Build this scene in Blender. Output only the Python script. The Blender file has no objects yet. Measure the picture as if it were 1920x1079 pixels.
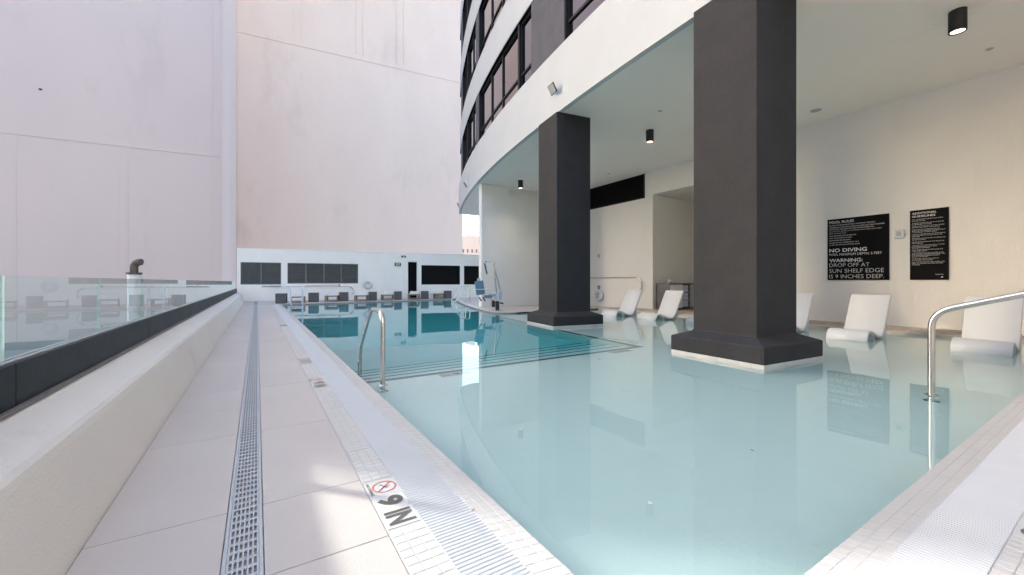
import bpy, bmesh, math, random
from mathutils import Vector, Matrix
random.seed(4)
R = math.radians
SC = bpy.context.scene
COL = SC.collection

# ------------------------------------------------------------------ camera, sky, sun, exposure
cam_d = bpy.data.cameras.new('camera')
cam = bpy.data.objects.new('camera', cam_d)
COL.objects.link(cam)
cam.location = (0, 0, 1.08)
cam.rotation_euler = (R(90), 0, R(-32.168))
cam_d.sensor_width = 36
cam_d.lens = 14.25
cam_d.shift_y = -0.0055
cam_d.clip_start = 0.05
cam_d.clip_end = 3000
SC.camera = cam

SUN_EL, SUN_HEAD = R(22.0), R(-41.35)          # elevation, heading from +Y (clockwise positive)
SKY_STRENGTH, SUN_STRENGTH, EXPOSURE = 0.15, 2.0, 2.55
W = bpy.data.worlds.new('World')
SC.world = W
W.use_nodes = True
wn = W.node_tree
for n in list(wn.nodes): wn.nodes.remove(n)
sky = wn.nodes.new('ShaderNodeTexSky')
sky.sky_type = 'NISHITA'
sky.sun_disc = False
sky.sun_elevation = SUN_EL
sky.sun_rotation = SUN_HEAD
sky.air_density = 1.0
sky.dust_density = 2.6
sky.ozone_density = 0.3
bg = wn.nodes.new('ShaderNodeBackground')
bg.inputs['Strength'].default_value = SKY_STRENGTH
wo = wn.nodes.new('ShaderNodeOutputWorld')
wn.links.new(sky.outputs[0], bg.inputs[0])
wn.links.new(bg.outputs[0], wo.inputs[0])
sun_d = bpy.data.lights.new('sun', 'SUN')
sun_d.energy = SUN_STRENGTH
sun_d.angle = R(0.53)
sun_d.color = (1.0, 0.955, 0.89)
sun = bpy.data.objects.new('sun', sun_d)
COL.objects.link(sun)
sdir = Vector((math.sin(SUN_HEAD) * math.cos(SUN_EL), math.cos(SUN_HEAD) * math.cos(SUN_EL), math.sin(SUN_EL)))
sun.rotation_euler = sdir.to_track_quat('Z', 'Y').to_euler()
sun.location = (-30, 30, 40)
vs = SC.view_settings
vs.view_transform = 'Standard'
try: vs.look = 'None'
except Exception: pass
vs.exposure = EXPOSURE
vs.gamma = 1
vs.use_curve_mapping = False
cy = SC.cycles
cy.max_bounces = 18
cy.diffuse_bounces = 12
cy.glossy_bounces = 6
cy.transmission_bounces = 10
cy.transparent_max_bounces = 24
cy.sample_clamp_indirect = 6
cy.use_denoising = True

# ------------------------------------------------------------------ materials
MATS = {}
def mat(name, c1, c2=None, rough=0.6, scale=6.0, bump=0.0, bscale=60.0, bstretch=(1, 1, 1), metal=0.0, spec=0.5,
        detail=4.0, rnd=0.0, stretch=(1, 1, 1), rvar=0.0, contrast=(0.3, 0.7), bdist=0.02):
    m = bpy.data.materials.new(name)
    m.use_nodes = True
    nt = m.node_tree
    b = nt.nodes['Principled BSDF']
    L = nt.links.new
    b.inputs['Metallic'].default_value = metal
    b.inputs['Roughness'].default_value = rough
    b.inputs['Specular IOR Level'].default_value = spec
    geo = nt.nodes.new('ShaderNodeNewGeometry')
    def mapped(st):
        mp = nt.nodes.new('ShaderNodeVectorMath'); mp.operation = 'MULTIPLY'
        mp.inputs[1].default_value = st
        L(geo.outputs['Position'], mp.inputs[0])
        return mp.outputs[0]
    c2 = c2 or c1
    n1 = nt.nodes.new('ShaderNodeTexNoise')
    n1.inputs['Scale'].default_value = scale
    n1.inputs['Detail'].default_value = detail
    n1.inputs['Roughness'].default_value = 0.6
    L(mapped(stretch), n1.inputs['Vector'])
    mr = nt.nodes.new('ShaderNodeMapRange')
    mr.inputs['From Min'].default_value = contrast[0]
    mr.inputs['From Max'].default_value = contrast[1]
    L(n1.outputs['Fac'], mr.inputs['Value'])
    mx = nt.nodes.new('ShaderNodeMix'); mx.data_type = 'RGBA'
    mx.inputs['A'].default_value = (*c1, 1)
    mx.inputs['B'].default_value = (*c2, 1)
    L(mr.outputs[0], mx.inputs['Factor'])
    out = mx.outputs['Result']
    if rnd:
        oi = nt.nodes.new('ShaderNodeObjectInfo')
        m2 = nt.nodes.new('ShaderNodeMapRange')
        m2.inputs['To Min'].default_value = 1 - rnd
        m2.inputs['To Max'].default_value = 1 + rnd
        L(oi.outputs['Random'], m2.inputs['Value'])
        vm = nt.nodes.new('ShaderNodeVectorMath'); vm.operation = 'SCALE'
        L(out, vm.inputs[0]); L(m2.outputs[0], vm.inputs['Scale'])
        out = vm.outputs[0]
    L(out, b.inputs['Base Color'])
    if rvar:
        m3 = nt.nodes.new('ShaderNodeMapRange')
        m3.inputs['To Min'].default_value = max(0.02, rough - rvar)
        m3.inputs['To Max'].default_value = min(1, rough + rvar)
        L(n1.outputs['Fac'], m3.inputs['Value'])
        L(m3.outputs[0], b.inputs['Roughness'])
    if bump:
        n2 = nt.nodes.new('ShaderNodeTexNoise')
        n2.inputs['Scale'].default_value = bscale
        n2.inputs['Detail'].default_value = 5
        L(mapped(bstretch), n2.inputs['Vector'])
        bp = nt.nodes.new('ShaderNodeBump')
        bp.inputs['Strength'].default_value = bump
        bp.inputs['Distance'].default_value = bdist
        L(n2.outputs['Fac'], bp.inputs['Height'])
        L(bp.outputs[0], b.inputs['Normal'])
    MATS[name] = m
    return m

mat('white_stucco', (.83, .815, .79), (.79, .775, .75), .8, 1.2, .25, 45, (1, 1, .25))
mat('fascia_paint', (.555, .58, .59), (.53, .553, .562), .8, 1.2, .2, 45, (1, 1, .25))
mat('wall_plaster', (.76, .745, .715), (.725, .71, .68), .8, .9, .35, 70, (1, 1, .12))
mat('soffit_paint', (.89, .86, .81), (.865, .835, .785), .8, .6, .12, 30)
mat("column_paint", (.026, .026, .029), (.034, .034, .037), .75, 2.5, .5, 55, (1, 1, .35), spec=.3)
mat('pilaster_paint', (.06, .062, .078), (.085, .088, .105), .7, 2.0, .4, 30)
mat('deck_coating', (.50, .45, .418), (.455, .408, .38), .62, .9, .2, 160, rnd=.025)
mat('deck_joint', (.30, .275, .26), rough=.9)
mat('tan_paver', (.50, .44, .385), (.43, .38, .335), .6, 3.0, .2, 90, rnd=.06)
mat('coping_tile', (.53, .515, .495), (.50, .485, .466), .32, 7, .05, 40, rnd=.035, rvar=.08)
mat('grout', (.52, .50, .475), (.46, .44, .42), .9, 9, .2, 120)
mat('grate_plastic', (.525, .53, .535), (.495, .50, .505), .38, 5)
mat('drain_plastic', (.42, .44, .46), (.38, .40, .42), .45, 6, .1, 90)
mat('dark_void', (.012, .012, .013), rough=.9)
mat('parapet_stucco', (.70, .67, .64), (.66, .63, .60), .75, 1.1, .22, 80)
mat('channel_metal', (.006, .0105, .014), (.010, .015, .019), .5, 2.2, .06, 30, metal=.0, rvar=.08, spec=.22)
mat('flashing', (.13, .115, .115), (.2, .18, .175), .6, 12)
mat('pool_plaster', (.87, .855, .82), (.84, .825, .79), .7, 1.5, .1, 40)
mat('nosing_tile', (.085, .09, .11), (.11, .115, .14), .4, 8)
mat('pink_stucco', (.64, .525, .49), (.605, .495, .465), .85, .12, .2, 3.0, stretch=(1, 1, .3))
mat('pale_pink_stucco', (.75, .58, .49), (.71, .545, .46), .85, .22, .3, 2.0, stretch=(1, 1, .5), detail=8, bdist=.05)
mat('pink_stain', (.50, .45, .44), (.62, .55, .545), .9, .8, stretch=(1, 1, .15))
mat('steel', (.63, .615, .59), (.55, .535, .51), .24, 12, metal=1.0, rvar=.06)
mat('white_plastic', (.60, .63, .675), (.575, .60, .645), .35, 3, rnd=.02)
mat('black_metal', (.012, .012, .013), (.016, .016, .017), .45, 8)
mat('black_paint', (.005, .005, .006), rough=.9, spec=.1)
mat('frame_black', (.010, .011, .013), rough=.55, spec=.25)
mat('louver_metal', (.085, .088, .088), (.11, .11, .108), .5, 3)
mat('sign_black', (.006, .006, .007), rough=.8, spec=.12)
mat('sign_print', (.62, .62, .62), rough=.6)
mat('marker_tile', (.575, .57, .55), (.55, .545, .525), .25, 9)
mat('marker_ink', (.075, .068, .058), (.11, .10, .085), .4, 60)
mat('marker_red', (.60, .13, .10), (.52, .12, .1), .4, 30)
mat('wood', (.30, .175, .105), (.22, .125, .075), .5, 8, .1, 60, stretch=(8, 1, 8))
mat('sling', (.66, .64, .61), (.60, .58, .55), .8, 20, .2, 300)
mat('cube_wicker', (.105, .10, .105), (.075, .072, .075), .6, 14, .3, 90, stretch=(1, 1, 6))
mat('blue_plastic', (.10, .20, .27), (.08, .17, .235), .4, 10)
mat('grey_plastic', (.40, .42, .44), (.34, .36, .38), .45, 10)
mat('exit_green', (.03, .10, .05), rough=.4)
mat('exit_white', (.7, .8, .7), rough=.5)
mat('towel', (.52, .54, .66), (.62, .64, .72), .95, 30, .4, 200)
mat('vent_rust', (.055, .048, .047), (.085, .07, .066), .65, 6, .2, 40)
mat('pale_roof', (.24, .235, .23), (.19, .185, .18), .9, .6)
mat('street', (.18, .18, .18), (.24, .235, .23), .9, .05)
mat('far_stucco', (.60, .50, .44), (.55, .455, .40), .9, .1)
mat('far_window', (.12, .115, .12), rough=.3)
mat('leaf_brown', (.22, .13, .05), (.3, .2, .08), .7, 30)
mat('rope', (.6, .58, .5), rough=.9)
mat('blue_sign', (.06, .16, .32), rough=.4)

def weather(name, col, scale, stretch, lo, hi, amount):
    # old water marks and grime: a second, sparse noise laid over the paint
    m = MATS[name]; nt = m.node_tree; b = nt.nodes['Principled BSDF']; L = nt.links.new
    src = b.inputs['Base Color'].links[0].from_socket
    geo = nt.nodes.new('ShaderNodeNewGeometry')
    vm = nt.nodes.new('ShaderNodeVectorMath'); vm.operation = 'MULTIPLY'; vm.inputs[1].default_value = stretch
    L(geo.outputs['Position'], vm.inputs[0])
    n = nt.nodes.new('ShaderNodeTexNoise'); n.inputs['Scale'].default_value = scale; n.inputs['Detail'].default_value = 9; n.inputs['Roughness'].default_value = .7
    L(vm.outputs[0], n.inputs['Vector'])
    mr = nt.nodes.new('ShaderNodeMapRange'); mr.inputs['From Min'].default_value = lo; mr.inputs['From Max'].default_value = hi
    mr.inputs['To Max'].default_value = amount
    L(n.outputs['Fac'], mr.inputs['Value'])
    mx = nt.nodes.new('ShaderNodeMix'); mx.data_type = 'RGBA'
    L(mr.outputs[0], mx.inputs['Factor']); L(src, mx.inputs['A']); mx.inputs['B'].default_value = (*col, 1)
    L(mx.outputs['Result'], b.inputs['Base Color'])
weather('pale_pink_stucco', (.50, .40, .35), .16, (1, 1, .45), .56, .74, .45)
weather('pink_stucco', (.45, .37, .35), .2, (1, 1, .4), .58, .75, .35)
weather('deck_coating', (.30, .27, .25), 1.6, (1, 1, 1), .60, .78, .35)
weather('parapet_stucco', (.36, .33, .30), 1.1, (1, 1, .5), .60, .80, .4)
weather('coping_tile', (.33, .29, .25), 2.2, (1, 1, 1), .60, .80, .4)
weather('column_paint', (.055, .053, .052), 1.4, (1, 1, .25), .58, .80, .35)
weather('wall_plaster', (.60, .57, .53), .8, (1, 1, .25), .58, .80, .3)
weather('white_stucco', (.60, .58, .55), .7, (1, 1, .25), .58, .80, .35)
weather('soffit_paint', (.74, .71, .66), .5, (1, 1, 1), .60, .80, .25)

def emat(name, col, s):
    m = bpy.data.materials.new(name); m.use_nodes = True
    b = m.node_tree.nodes['Principled BSDF']
    b.inputs['Base Color'].default_value = (*col, 1)
    b.inputs['Emission Color'].default_value = (*col, 1)
    b.inputs['Emission Strength'].default_value = s
    MATS[name] = m
emat('lamp_lens', (1.0, .74, .52), 1.6)

def glazing():
    m = bpy.data.materials.new('window_glass'); m.use_nodes = True
    b = m.node_tree.nodes['Principled BSDF']
    b.inputs['Base Color'].default_value = (.36, .305, .31, 1)
    b.inputs['Metallic'].default_value = 1
    b.inputs['Roughness'].default_value = .025
    b.inputs['IOR'].default_value = 1.5
    nt = m.node_tree
    geo = nt.nodes.new('ShaderNodeNewGeometry')
    n = nt.nodes.new('ShaderNodeTexNoise'); n.inputs['Scale'].default_value = 1.1; n.inputs['Detail'].default_value = 1
    nt.links.new(geo.outputs['Position'], n.inputs['Vector'])
    bp = nt.nodes.new('ShaderNodeBump'); bp.inputs['Strength'].default_value = .05; bp.inputs['Distance'].default_value = .02
    nt.links.new(n.outputs['Fac'], bp.inputs['Height'])
    nt.links.new(bp.outputs[0], b.inputs['Normal'])
    MATS['window_glass'] = m
glazing()

def railing_glass():
    m = bpy.data.materials.new('railing_glass'); m.use_nodes = True
    nt = m.node_tree
    for n in list(nt.nodes): nt.nodes.remove(n)
    out = nt.nodes.new('ShaderNodeOutputMaterial')
    tr = nt.nodes.new('ShaderNodeBsdfTransparent'); tr.inputs[0].default_value = (.93, .965, .955, 1)
    gl = nt.nodes.new('ShaderNodeBsdfGlossy'); gl.inputs['Roughness'].default_value = .004
    gl.inputs['Color'].default_value = (.95, 1, .99, 1)
    fr = nt.nodes.new('ShaderNodeFresnel'); fr.inputs['IOR'].default_value = 1.62
    geo = nt.nodes.new('ShaderNodeNewGeometry')
    inv = nt.nodes.new('ShaderNodeMath'); inv.operation = 'SUBTRACT'; inv.inputs[0].default_value = 1
    nt.links.new(geo.outputs['Backfacing'], inv.inputs[1])
    mul = nt.nodes.new('ShaderNodeMath'); mul.operation = 'MULTIPLY'
    nt.links.new(fr.outputs[0], mul.inputs[0]); nt.links.new(inv.outputs[0], mul.inputs[1])
    # faint dried-water film on the pane
    ns = nt.nodes.new('ShaderNodeTexNoise'); ns.inputs['Scale'].default_value = 3; ns.inputs['Detail'].default_value = 6
    nt.links.new(geo.outputs['Position'], ns.inputs['Vector'])
    df = nt.nodes.new('ShaderNodeBsdfDiffuse'); df.inputs[0].default_value = (.72, .78, .78, 1)
    mr = nt.nodes.new('ShaderNodeMapRange'); mr.inputs['To Min'].default_value = .02; mr.inputs['To Max'].default_value = .09
    nt.links.new(ns.outputs['Fac'], mr.inputs['Value'])
    m0 = nt.nodes.new('ShaderNodeMixShader')
    nt.links.new(mr.outputs[0], m0.inputs[0]); nt.links.new(tr.outputs[0], m0.inputs[1]); nt.links.new(df.outputs[0], m0.inputs[2])
    mx = nt.nodes.new('ShaderNodeMixShader')
    nt.links.new(mul.outputs[0], mx.inputs[0]); nt.links.new(m0.outputs[0], mx.inputs[1]); nt.links.new(gl.outputs[0], mx.inputs[2])
    nt.links.new(mx.outputs[0], out.inputs[0])
    MATS['railing_glass'] = m
railing_glass()
mat('glass_edge', (.40, .54, .52), (.50, .62, .60), .15, 8)

def water_mat():
    m = bpy.data.materials.new('pool_water'); m.use_nodes = True
    nt = m.node_tree
    for n in list(nt.nodes): nt.nodes.remove(n)
    out = nt.nodes.new('ShaderNodeOutputMaterial')
    g = nt.nodes.new('ShaderNodeBsdfGlass'); g.inputs['IOR'].default_value = 1.333; g.inputs['Roughness'].default_value = 0
    va = nt.nodes.new('ShaderNodeVolumeAbsorption')
    va.inputs['Color'].default_value = (.13, .82, .86, 1)
    va.inputs['Density'].default_value = .66
    geo = nt.nodes.new('ShaderNodeNewGeometry')
    n1 = nt.nodes.new('ShaderNodeTexNoise'); n1.inputs['Scale'].default_value = 1.4; n1.inputs['Detail'].default_value = 2
    nt.links.new(geo.outputs['Position'], n1.inputs['Vector'])
    bp = nt.nodes.new('ShaderNodeBump'); bp.inputs['Strength'].default_value = .07; bp.inputs['Distance'].default_value = .02
    nt.links.new(n1.outputs['Fac'], bp.inputs['Height'])
    nt.links.new(bp.outputs[0], g.inputs['Normal'])
    nt.links.new(g.outputs[0], out.inputs['Surface'])
    nt.links.new(va.outputs[0], out.inputs['Volume'])
    MATS['pool_water'] = m
water_mat()

# ------------------------------------------------------------------ mesh helpers
class MB:
    def __init__(s): s.v, s.f, s.sm, s.mi = [], [], [], []
    def add(s, verts, faces, smooth=False, mi=0):
        o = len(s.v)
        s.v += [tuple(p) for p in verts]
        for f in faces:
            s.f.append([i + o for i in f]); s.sm.append(smooth); s.mi.append(mi)
        return s
    def box(s, x0, x1, y0, y1, z0, z1, mi=0, M=None):
        p = [Vector((x, y, z)) for z in (z0, z1) for y in (y0, y1) for x in (x0, x1)]
        if M is not None: p = [M @ q for q in p]
        return s.add(p, [(0, 2, 3, 1), (4, 5, 7, 6), (0, 1, 5, 4), (2, 6, 7, 3), (0, 4, 6, 2), (1, 3, 7, 5)], False, mi)
    def bevbox(s, x0, x1, y0, y1, z0, z1, b=.01, mi=0, M=None):
        bm = bmesh.new()
        p = [bm.verts.new((x, y, z)) for z in (z0, z1) for y in (y0, y1) for x in (x0, x1)]
        for f in [(0, 2, 3, 1), (4, 5, 7, 6), (0, 1, 5, 4), (2, 6, 7, 3), (0, 4, 6, 2), (1, 3, 7, 5)]:
            bm.faces.new([p[i] for i in f])
        bmesh.ops.bevel(bm, geom=list(bm.edges), offset=b, segments=2, affect='EDGES', profile=.5)
        bm.verts.index_update()
        vs_ = [(M @ v.co) if M is not None else v.co.copy() for v in bm.verts]
        s.add(vs_, [[v.index for v in f.verts] for f in bm.faces], False, mi)
        bm.free(); return s
    def prism(s, poly, z0, z1, mi=0):
        n = len(poly)
        area = sum(poly[i][0] * poly[(i + 1) % n][1] - poly[(i + 1) % n][0] * poly[i][1] for i in range(n))
        if area < 0: poly = poly[::-1]
        v = [(x, y, z0) for x, y in poly] + [(x, y, z1) for x, y in poly]
        f = [list(range(n))[::-1], list(range(n, 2 * n))] + [(i, (i + 1) % n, n + (i + 1) % n, n + i) for i in range(n)]
        return s.add(v, f, False, mi)
    def tube(s, path, r, n=10, mi=0, closed=False, caps=True):
        path = [Vector(p) for p in path]
        k = len(path); up = None; vs_ = []
        for i in range(k):
            a = path[(i - 1) % k] if (closed or i > 0) else path[i]
            b = path[(i + 1) % k] if (closed or i < k - 1) else path[i]
            t = (b - a).normalized()
            if up is None:
                up = Vector((0, 0, 1)) if abs(t.z) < .9 else Vector((1, 0, 0))
            sx = t.cross(up)
            if sx.length < 1e-6: sx = t.orthogonal()
            sx.normalize(); up = sx.cross(t).normalized()
            rr = r[i] if isinstance(r, (list, tuple)) else r
            for j in range(n):
                q = 2 * math.pi * j / n
                vs_.append(path[i] + sx * math.cos(q) * rr + up * math.sin(q) * rr)
        f = []
        for i in range(k if closed else k - 1):
            for j in range(n):
                a, b = i * n + j, i * n + (j + 1) % n
                c, d = ((i + 1) % k) * n + (j + 1) % n, ((i + 1) % k) * n + j
                f.append((a, b, c, d))
        s.add(vs_, f, True, mi)
        if caps and not closed:
            s.add(vs_[:n], [list(range(n))[::-1]], False, mi)
            s.add(vs_[-n:], [list(range(n))], False, mi)
        return s
    def cyl(s, p0, p1, r0, r1=None, n=20, mi=0):
        return s.tube([p0, p1], [r0, r0 if r1 is None else r1], n, mi)
    def ring(s, r0, r1, a0, a1, z0, z1, n=24, mi=0):
        # curved box between two radii of the facade arc
        vs_ = []
        for i in range(n + 1):
            a = a0 + (a1 - a0) * i / n
            for (rr, z) in ((r0, z0), (r1, z0), (r1, z1), (r0, z1)):
                x, y = arc(rr, a); vs_.append((x, y, z))
        f = []
        for i in range(n):
            a, b = 4 * i, 4 * i + 4
            f += [(a + 1, a, b, b + 1), (a + 2, a + 1, b + 1, b + 2), (a + 3, a + 2, b + 2, b + 3), (a, a + 3, b + 3, b)]
        f += [(0, 1, 2, 3), (4 * n + 3, 4 * n + 2, 4 * n + 1, 4 * n)]
        return s.add(vs_, f, False, mi)
    def build(s, name, mats, parent=None, loc=None, smooth_angle=None):
        me = bpy.data.meshes.new(name)
        me.from_pydata(s.v, [], s.f)
        for m in (mats if isinstance(mats, (list, tuple)) else [mats]): me.materials.append(MATS[m])
        me.polygons.foreach_set('use_smooth', s.sm)
        me.polygons.foreach_set('material_index', s.mi)
        me.update()
        o = bpy.data.objects.new(name, me)
        COL.objects.link(o)
        if parent is not None: o.parent = parent
        if loc is not None: o.location = loc
        return o

ARC_C = (65.8, -.65)
def arc(rr, deg):
    a = R(deg); return (ARC_C[0] - rr * math.cos(a), ARC_C[1] + rr * math.sin(a))
def arc_at_y(rr, y):
    sn = (y - ARC_C[1]) / rr
    return ARC_C[0] - rr * math.sqrt(1 - sn * sn)
def deg_at_y(rr, y): return math.degrees(math.asin((y - ARC_C[1]) / rr))

def tag(o, label=None, cat=None, group=None, kind=None):
    if label: o['label'] = label
    if cat: o['category'] = cat
    if group: o['group'] = group
    if kind: o['kind'] = kind
    return o
def empty(name, loc=(0, 0, 0), rz=0, label=None, cat=None, group=None, kind=None):
    o = bpy.data.objects.new(name, None)
    o.empty_display_size = .2
    COL.objects.link(o)
    o.location = loc; o.rotation_euler = (0, 0, rz)
    return tag(o, label, cat, group, kind)
def dup_tree(o, parent=None):
    c = o.copy(); COL.objects.link(c)
    if parent is not None: c.parent = parent
    for ch in list(o.children): dup_tree(ch, c)
    return c
def inst(o, parent, loc, rot=None):
    c = o.copy(); COL.objects.link(c); c.parent = parent; c.location = loc
    if rot: c.rotation_euler = rot
    return c
def arc_pts(c, r, a0, a1, n, plane='xz'):
    out = []
    for i in range(n + 1):
        a = R(a0 + (a1 - a0) * i / n)
        u, w = r * math.cos(a), r * math.sin(a)
        out.append(c + (Vector((u, 0, w)) if plane == 'xz' else Vector((0, u, w)) if plane == 'yz' else Vector((u, w, 0))))
    return out
def fillet(path, rad, n=6):
    P = [Vector(p) for p in path]; out = [P[0]]
    for i in range(1, len(P) - 1):
        a, b, c = P[i - 1], P[i], P[i + 1]
        d0, d1 = (a - b), (c - b)
        r = min(rad, d0.length * .48, d1.length * .48)
        p0, p1 = b + d0.normalized() * r, b + d1.normalized() * r
        for k in range(n + 1):
            t = k / n
            out.append(p0 * (1 - t) ** 2 + b * 2 * t * (1 - t) + p1 * t * t)
    out.append(P[-1]); return out

def text_obj(body, size, M, name, mt, parent, bold=0.0, width=None, height=None, align='LEFT', extrude=.0008):
    cu = bpy.data.curves.new(name, 'FONT')
    cu.body = body; cu.size = size; cu.offset = bold; cu.extrude = 0; cu.resolution_u = 3
    cu.align_x = align
    ob = bpy.data.objects.new(name + '_source', cu)
    COL.objects.link(ob)
    dg = bpy.context.evaluated_depsgraph_get()
    me = bpy.data.meshes.new_from_object(ob.evaluated_get(dg))
    bpy.data.objects.remove(ob)
    xs = [v.co.x for v in me.vertices]; ys = [v.co.y for v in me.vertices]
    x0, x1, y0, y1 = min(xs), max(xs), min(ys), max(ys)
    sx = width / (x1 - x0) if width else 1
    sy = height / (y1 - y0) if height else (sx if width else 1)
    ax = x0 if align == 'LEFT' else (x1 if align == 'RIGHT' else (x0 + x1) / 2)
    T = M @ Matrix.Diagonal((sx, sy, 1, 1)) @ Matrix.Translation((-ax, -y0 if height else 0, 0))
    me.transform(T)
    me.name = name
    me.materials.clear(); me.materials.append(MATS[mt])
    o = bpy.data.objects.new(name, me)
    COL.objects.link(o)
    if parent is not None: o.parent = parent
    return o

# ------------------------------------------------------------------ setting: ground, deck, pool
tag(MB().box(-900, 900, -900, 900, -20.3, -20, 0).build('ground', 'street'), kind='structure')

WATER_Z = -.05
deck = empty('pool_deck', kind='structure')
YJ = [-7.0, -5.0, -3.4, -2.2, -1.2, -.3, .58, 1.16, 1.74, 2.31, 3.46, 4.9, 6.32, 8.6, 11.4, 14.2, 17.0, 19.8, 22.3, 27.4]
base = MB()
base.box(-1.2, .47, -7, 28, -.6, -.012)
base.box(.46, 14, -7, .165, -.6, -.012)
base.build('slab_bed', 'deck_joint', deck)
for a, b in zip(YJ[:-1], YJ[1:]):
    for x0, x1 in ((-.598, -.118), (.025, .4745)):
        if b < .2 and x0 > 0: continue
        MB().bevbox(x0, x1, a + .0025, b - .0025, -.010, 0, .002).build('paving_slab', 'deck_coating', deck)
for k in range(8):
    x0 = .03 + 1.75 * k
    for y0, y1 in ((-3.5, -1.7), (-1.7, .163)):
        MB().bevbox(x0 + .003, x0 + 1.747, y0 + .003, y1 - .003, -.010, 0, .002).build('paving_slab', 'deck_coating', deck)

# deck under the tower and at the far end
PEN = [(11.75, 12.1), (7.8, 12.1)]
cA, cB, cC = Vector((7.8, 12.1)), Vector((arc_at_y(60.25, 12.1), 12.1)), Vector((arc_at_y(60.25, 13.0), 13.0))
for k in range(1, 9):
    t = k / 8; q = cA * (1 - t) ** 2 + cB * 2 * t * (1 - t) + cC * t * t; PEN.append((q.x, q.y))
for k in range(1, 21):
    y = 13.0 + (23.78 - 13.0) * k / 20; PEN.append((arc_at_y(60.25, y), y))
FAR_A, FAR_B = Vector((1.01, 22.22)), Vector((PEN[-1][0], 23.78))
pen = MB().prism(PEN + [(19, 24.6), (19, 12.1)], -.6, -.004).build('covered_deck', 'deck_coating', deck)
MB().prism([(.478, 22.23), (1.01, 22.22), (FAR_B.x, FAR_B.y), (19, 24.6), (19, 26), (.478, 28)], -.6, -.002).build('far_deck', 'deck_coating', deck)
# right-hand deck strip in front of the sign wall: long tan planks with a slot between them
MB().box(11.9, 19, -7, 12.1, -.6, -.02).build('strip_bed', 'deck_joint', deck)
for k in range(16):
    y0 = -6.4 + 1.2 * k
    if y0 + 1.2 > 12.1: break
    MB().bevbox(12.02, 12.29, y0 + .004, y0 + 1.196, -.02, .022, .004).build('deck_tile', 'tan_paver', deck)
    MB().bevbox(12.32, 12.64, y0 + .004, y0 + 1.196, -.02, .050, .004).build('deck_tile', 'tan_paver', deck)
    if y0 > 6.0:
        MB().bevbox(12.66, 15.4, y0 + .004, y0 + 1.196, -.02, .010, .004).build('deck_tile', 'tan_paver', deck)

# pool basin
basin = empty('pool_basin', kind='structure')
NOSE_Y, TREAD, RISE = 5.0, .42, .25
ARCN = 60.25
arc_up = [(arc_at_y(ARCN, y), y) for y in [12.25 - (12.25 - NOSE_Y) * k / 24 for k in range(25)]]
shelf_poly = [(.8, .5), (11.95, .5), (11.95, 12.25)] + arc_up + [(.8, NOSE_Y)]
MB().prism(shelf_poly, -2.4, -.28).build('sun_shelf', 'pool_plaster', basin)
for k in range(4):
    y0, y1 = NOSE_Y + TREAD * k, NOSE_Y + TREAD * (k + 1)
    MB().box(.8, arc_at_y(ARCN, y0) + .3, y0 - .2, y1, -2.39 + .01 * k, -.28 - RISE * (k + 1)).build('step', 'pool_plaster', basin)
    MB().box(1.012, arc_at_y(ARCN, y1) - .003, y1 - .045, y1 + .003, -.28 - RISE * (k + 1) - .04, -.28 - RISE * (k + 1) + .003).build('step_edge', 'nosing_tile', basin)
MB().prism([(.7, 4.9), (8, 4.9), (14, 24.5), (.7, 24.5)], -2.6, -1.58).build('deep_floor', 'pool_plaster', basin)
e = MB(); e.box(1.012, arc_at_y(ARCN, NOSE_Y) - .01, NOSE_Y - .09, NOSE_Y + .003, -.34, -.277)
e.build('step_edge', 'nosing_tile', basin)
d0, d1 = deg_at_y(ARCN, NOSE_Y - .09), deg_at_y(ARCN, 12.1)
MB().ring(ARCN - .09, ARCN + .003, d0, d1, -.34, -.276, 30).build('step_edge', 'nosing_tile', basin)
wl = MB()
wl.box(.5, 1.006, .3, 22.4, -2.4, -.062)
wl.box(.5, 12.2, .18, .694, -2.41, -.064)
wl.box(11.756, 12.2, .2, 12.3, -2.42, -.066)
wl.prism([(x - .004, y - .004) for x, y in PEN[1:]] + [(18, 24.5), (18, 12.3), (11.9, 12.094)], -2.43, -.068)
wl.prism([(.5, 22.19), (1.01, 22.213), (FAR_B.x, FAR_B.y - .006), (14, 24.2), (14, 25), (.5, 25)], -2.44, -.070)
wl.build('basin_wall', 'pool_plaster', basin)
# white coping on the covered deck's edge, the far edge and the right edge
def strip(path, w, z0, z1, name, mt, parent):
    P = [Vector(p) for p in path]; n = len(P); off = []
    for i in range(n):
        a, b = P[max(0, i - 1)], P[min(n - 1, i + 1)]
        t = (b - a).normalized(); off.append(P[i] + Vector((-t.y, t.x)) * w)
    m = MB()
    for i in range(n - 1):
        m.prism([tuple(P[i]), tuple(P[i + 1]), tuple(off[i + 1]), tuple(off[i])], z0, z1)
    return m.build(name, mt, parent)
gut = empty('pool_gutter', kind='structure')
strip([(x, y) for x, y in PEN[1:]], -.30, -.08, .004, 'coping', 'coping_tile', gut)
strip([(11.75, 12.1), (7.8, 12.1)], -.30, -.08, .003, 'coping', 'coping_tile', gut)
strip([tuple(FAR_A), tuple(FAR_B)], .34, -.08, .004, 'coping', 'coping_tile', gut)
MB().box(11.75, 12.0, -.1, 12.1, -.08, 0).build('coping', 'coping_tile', gut)

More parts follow.
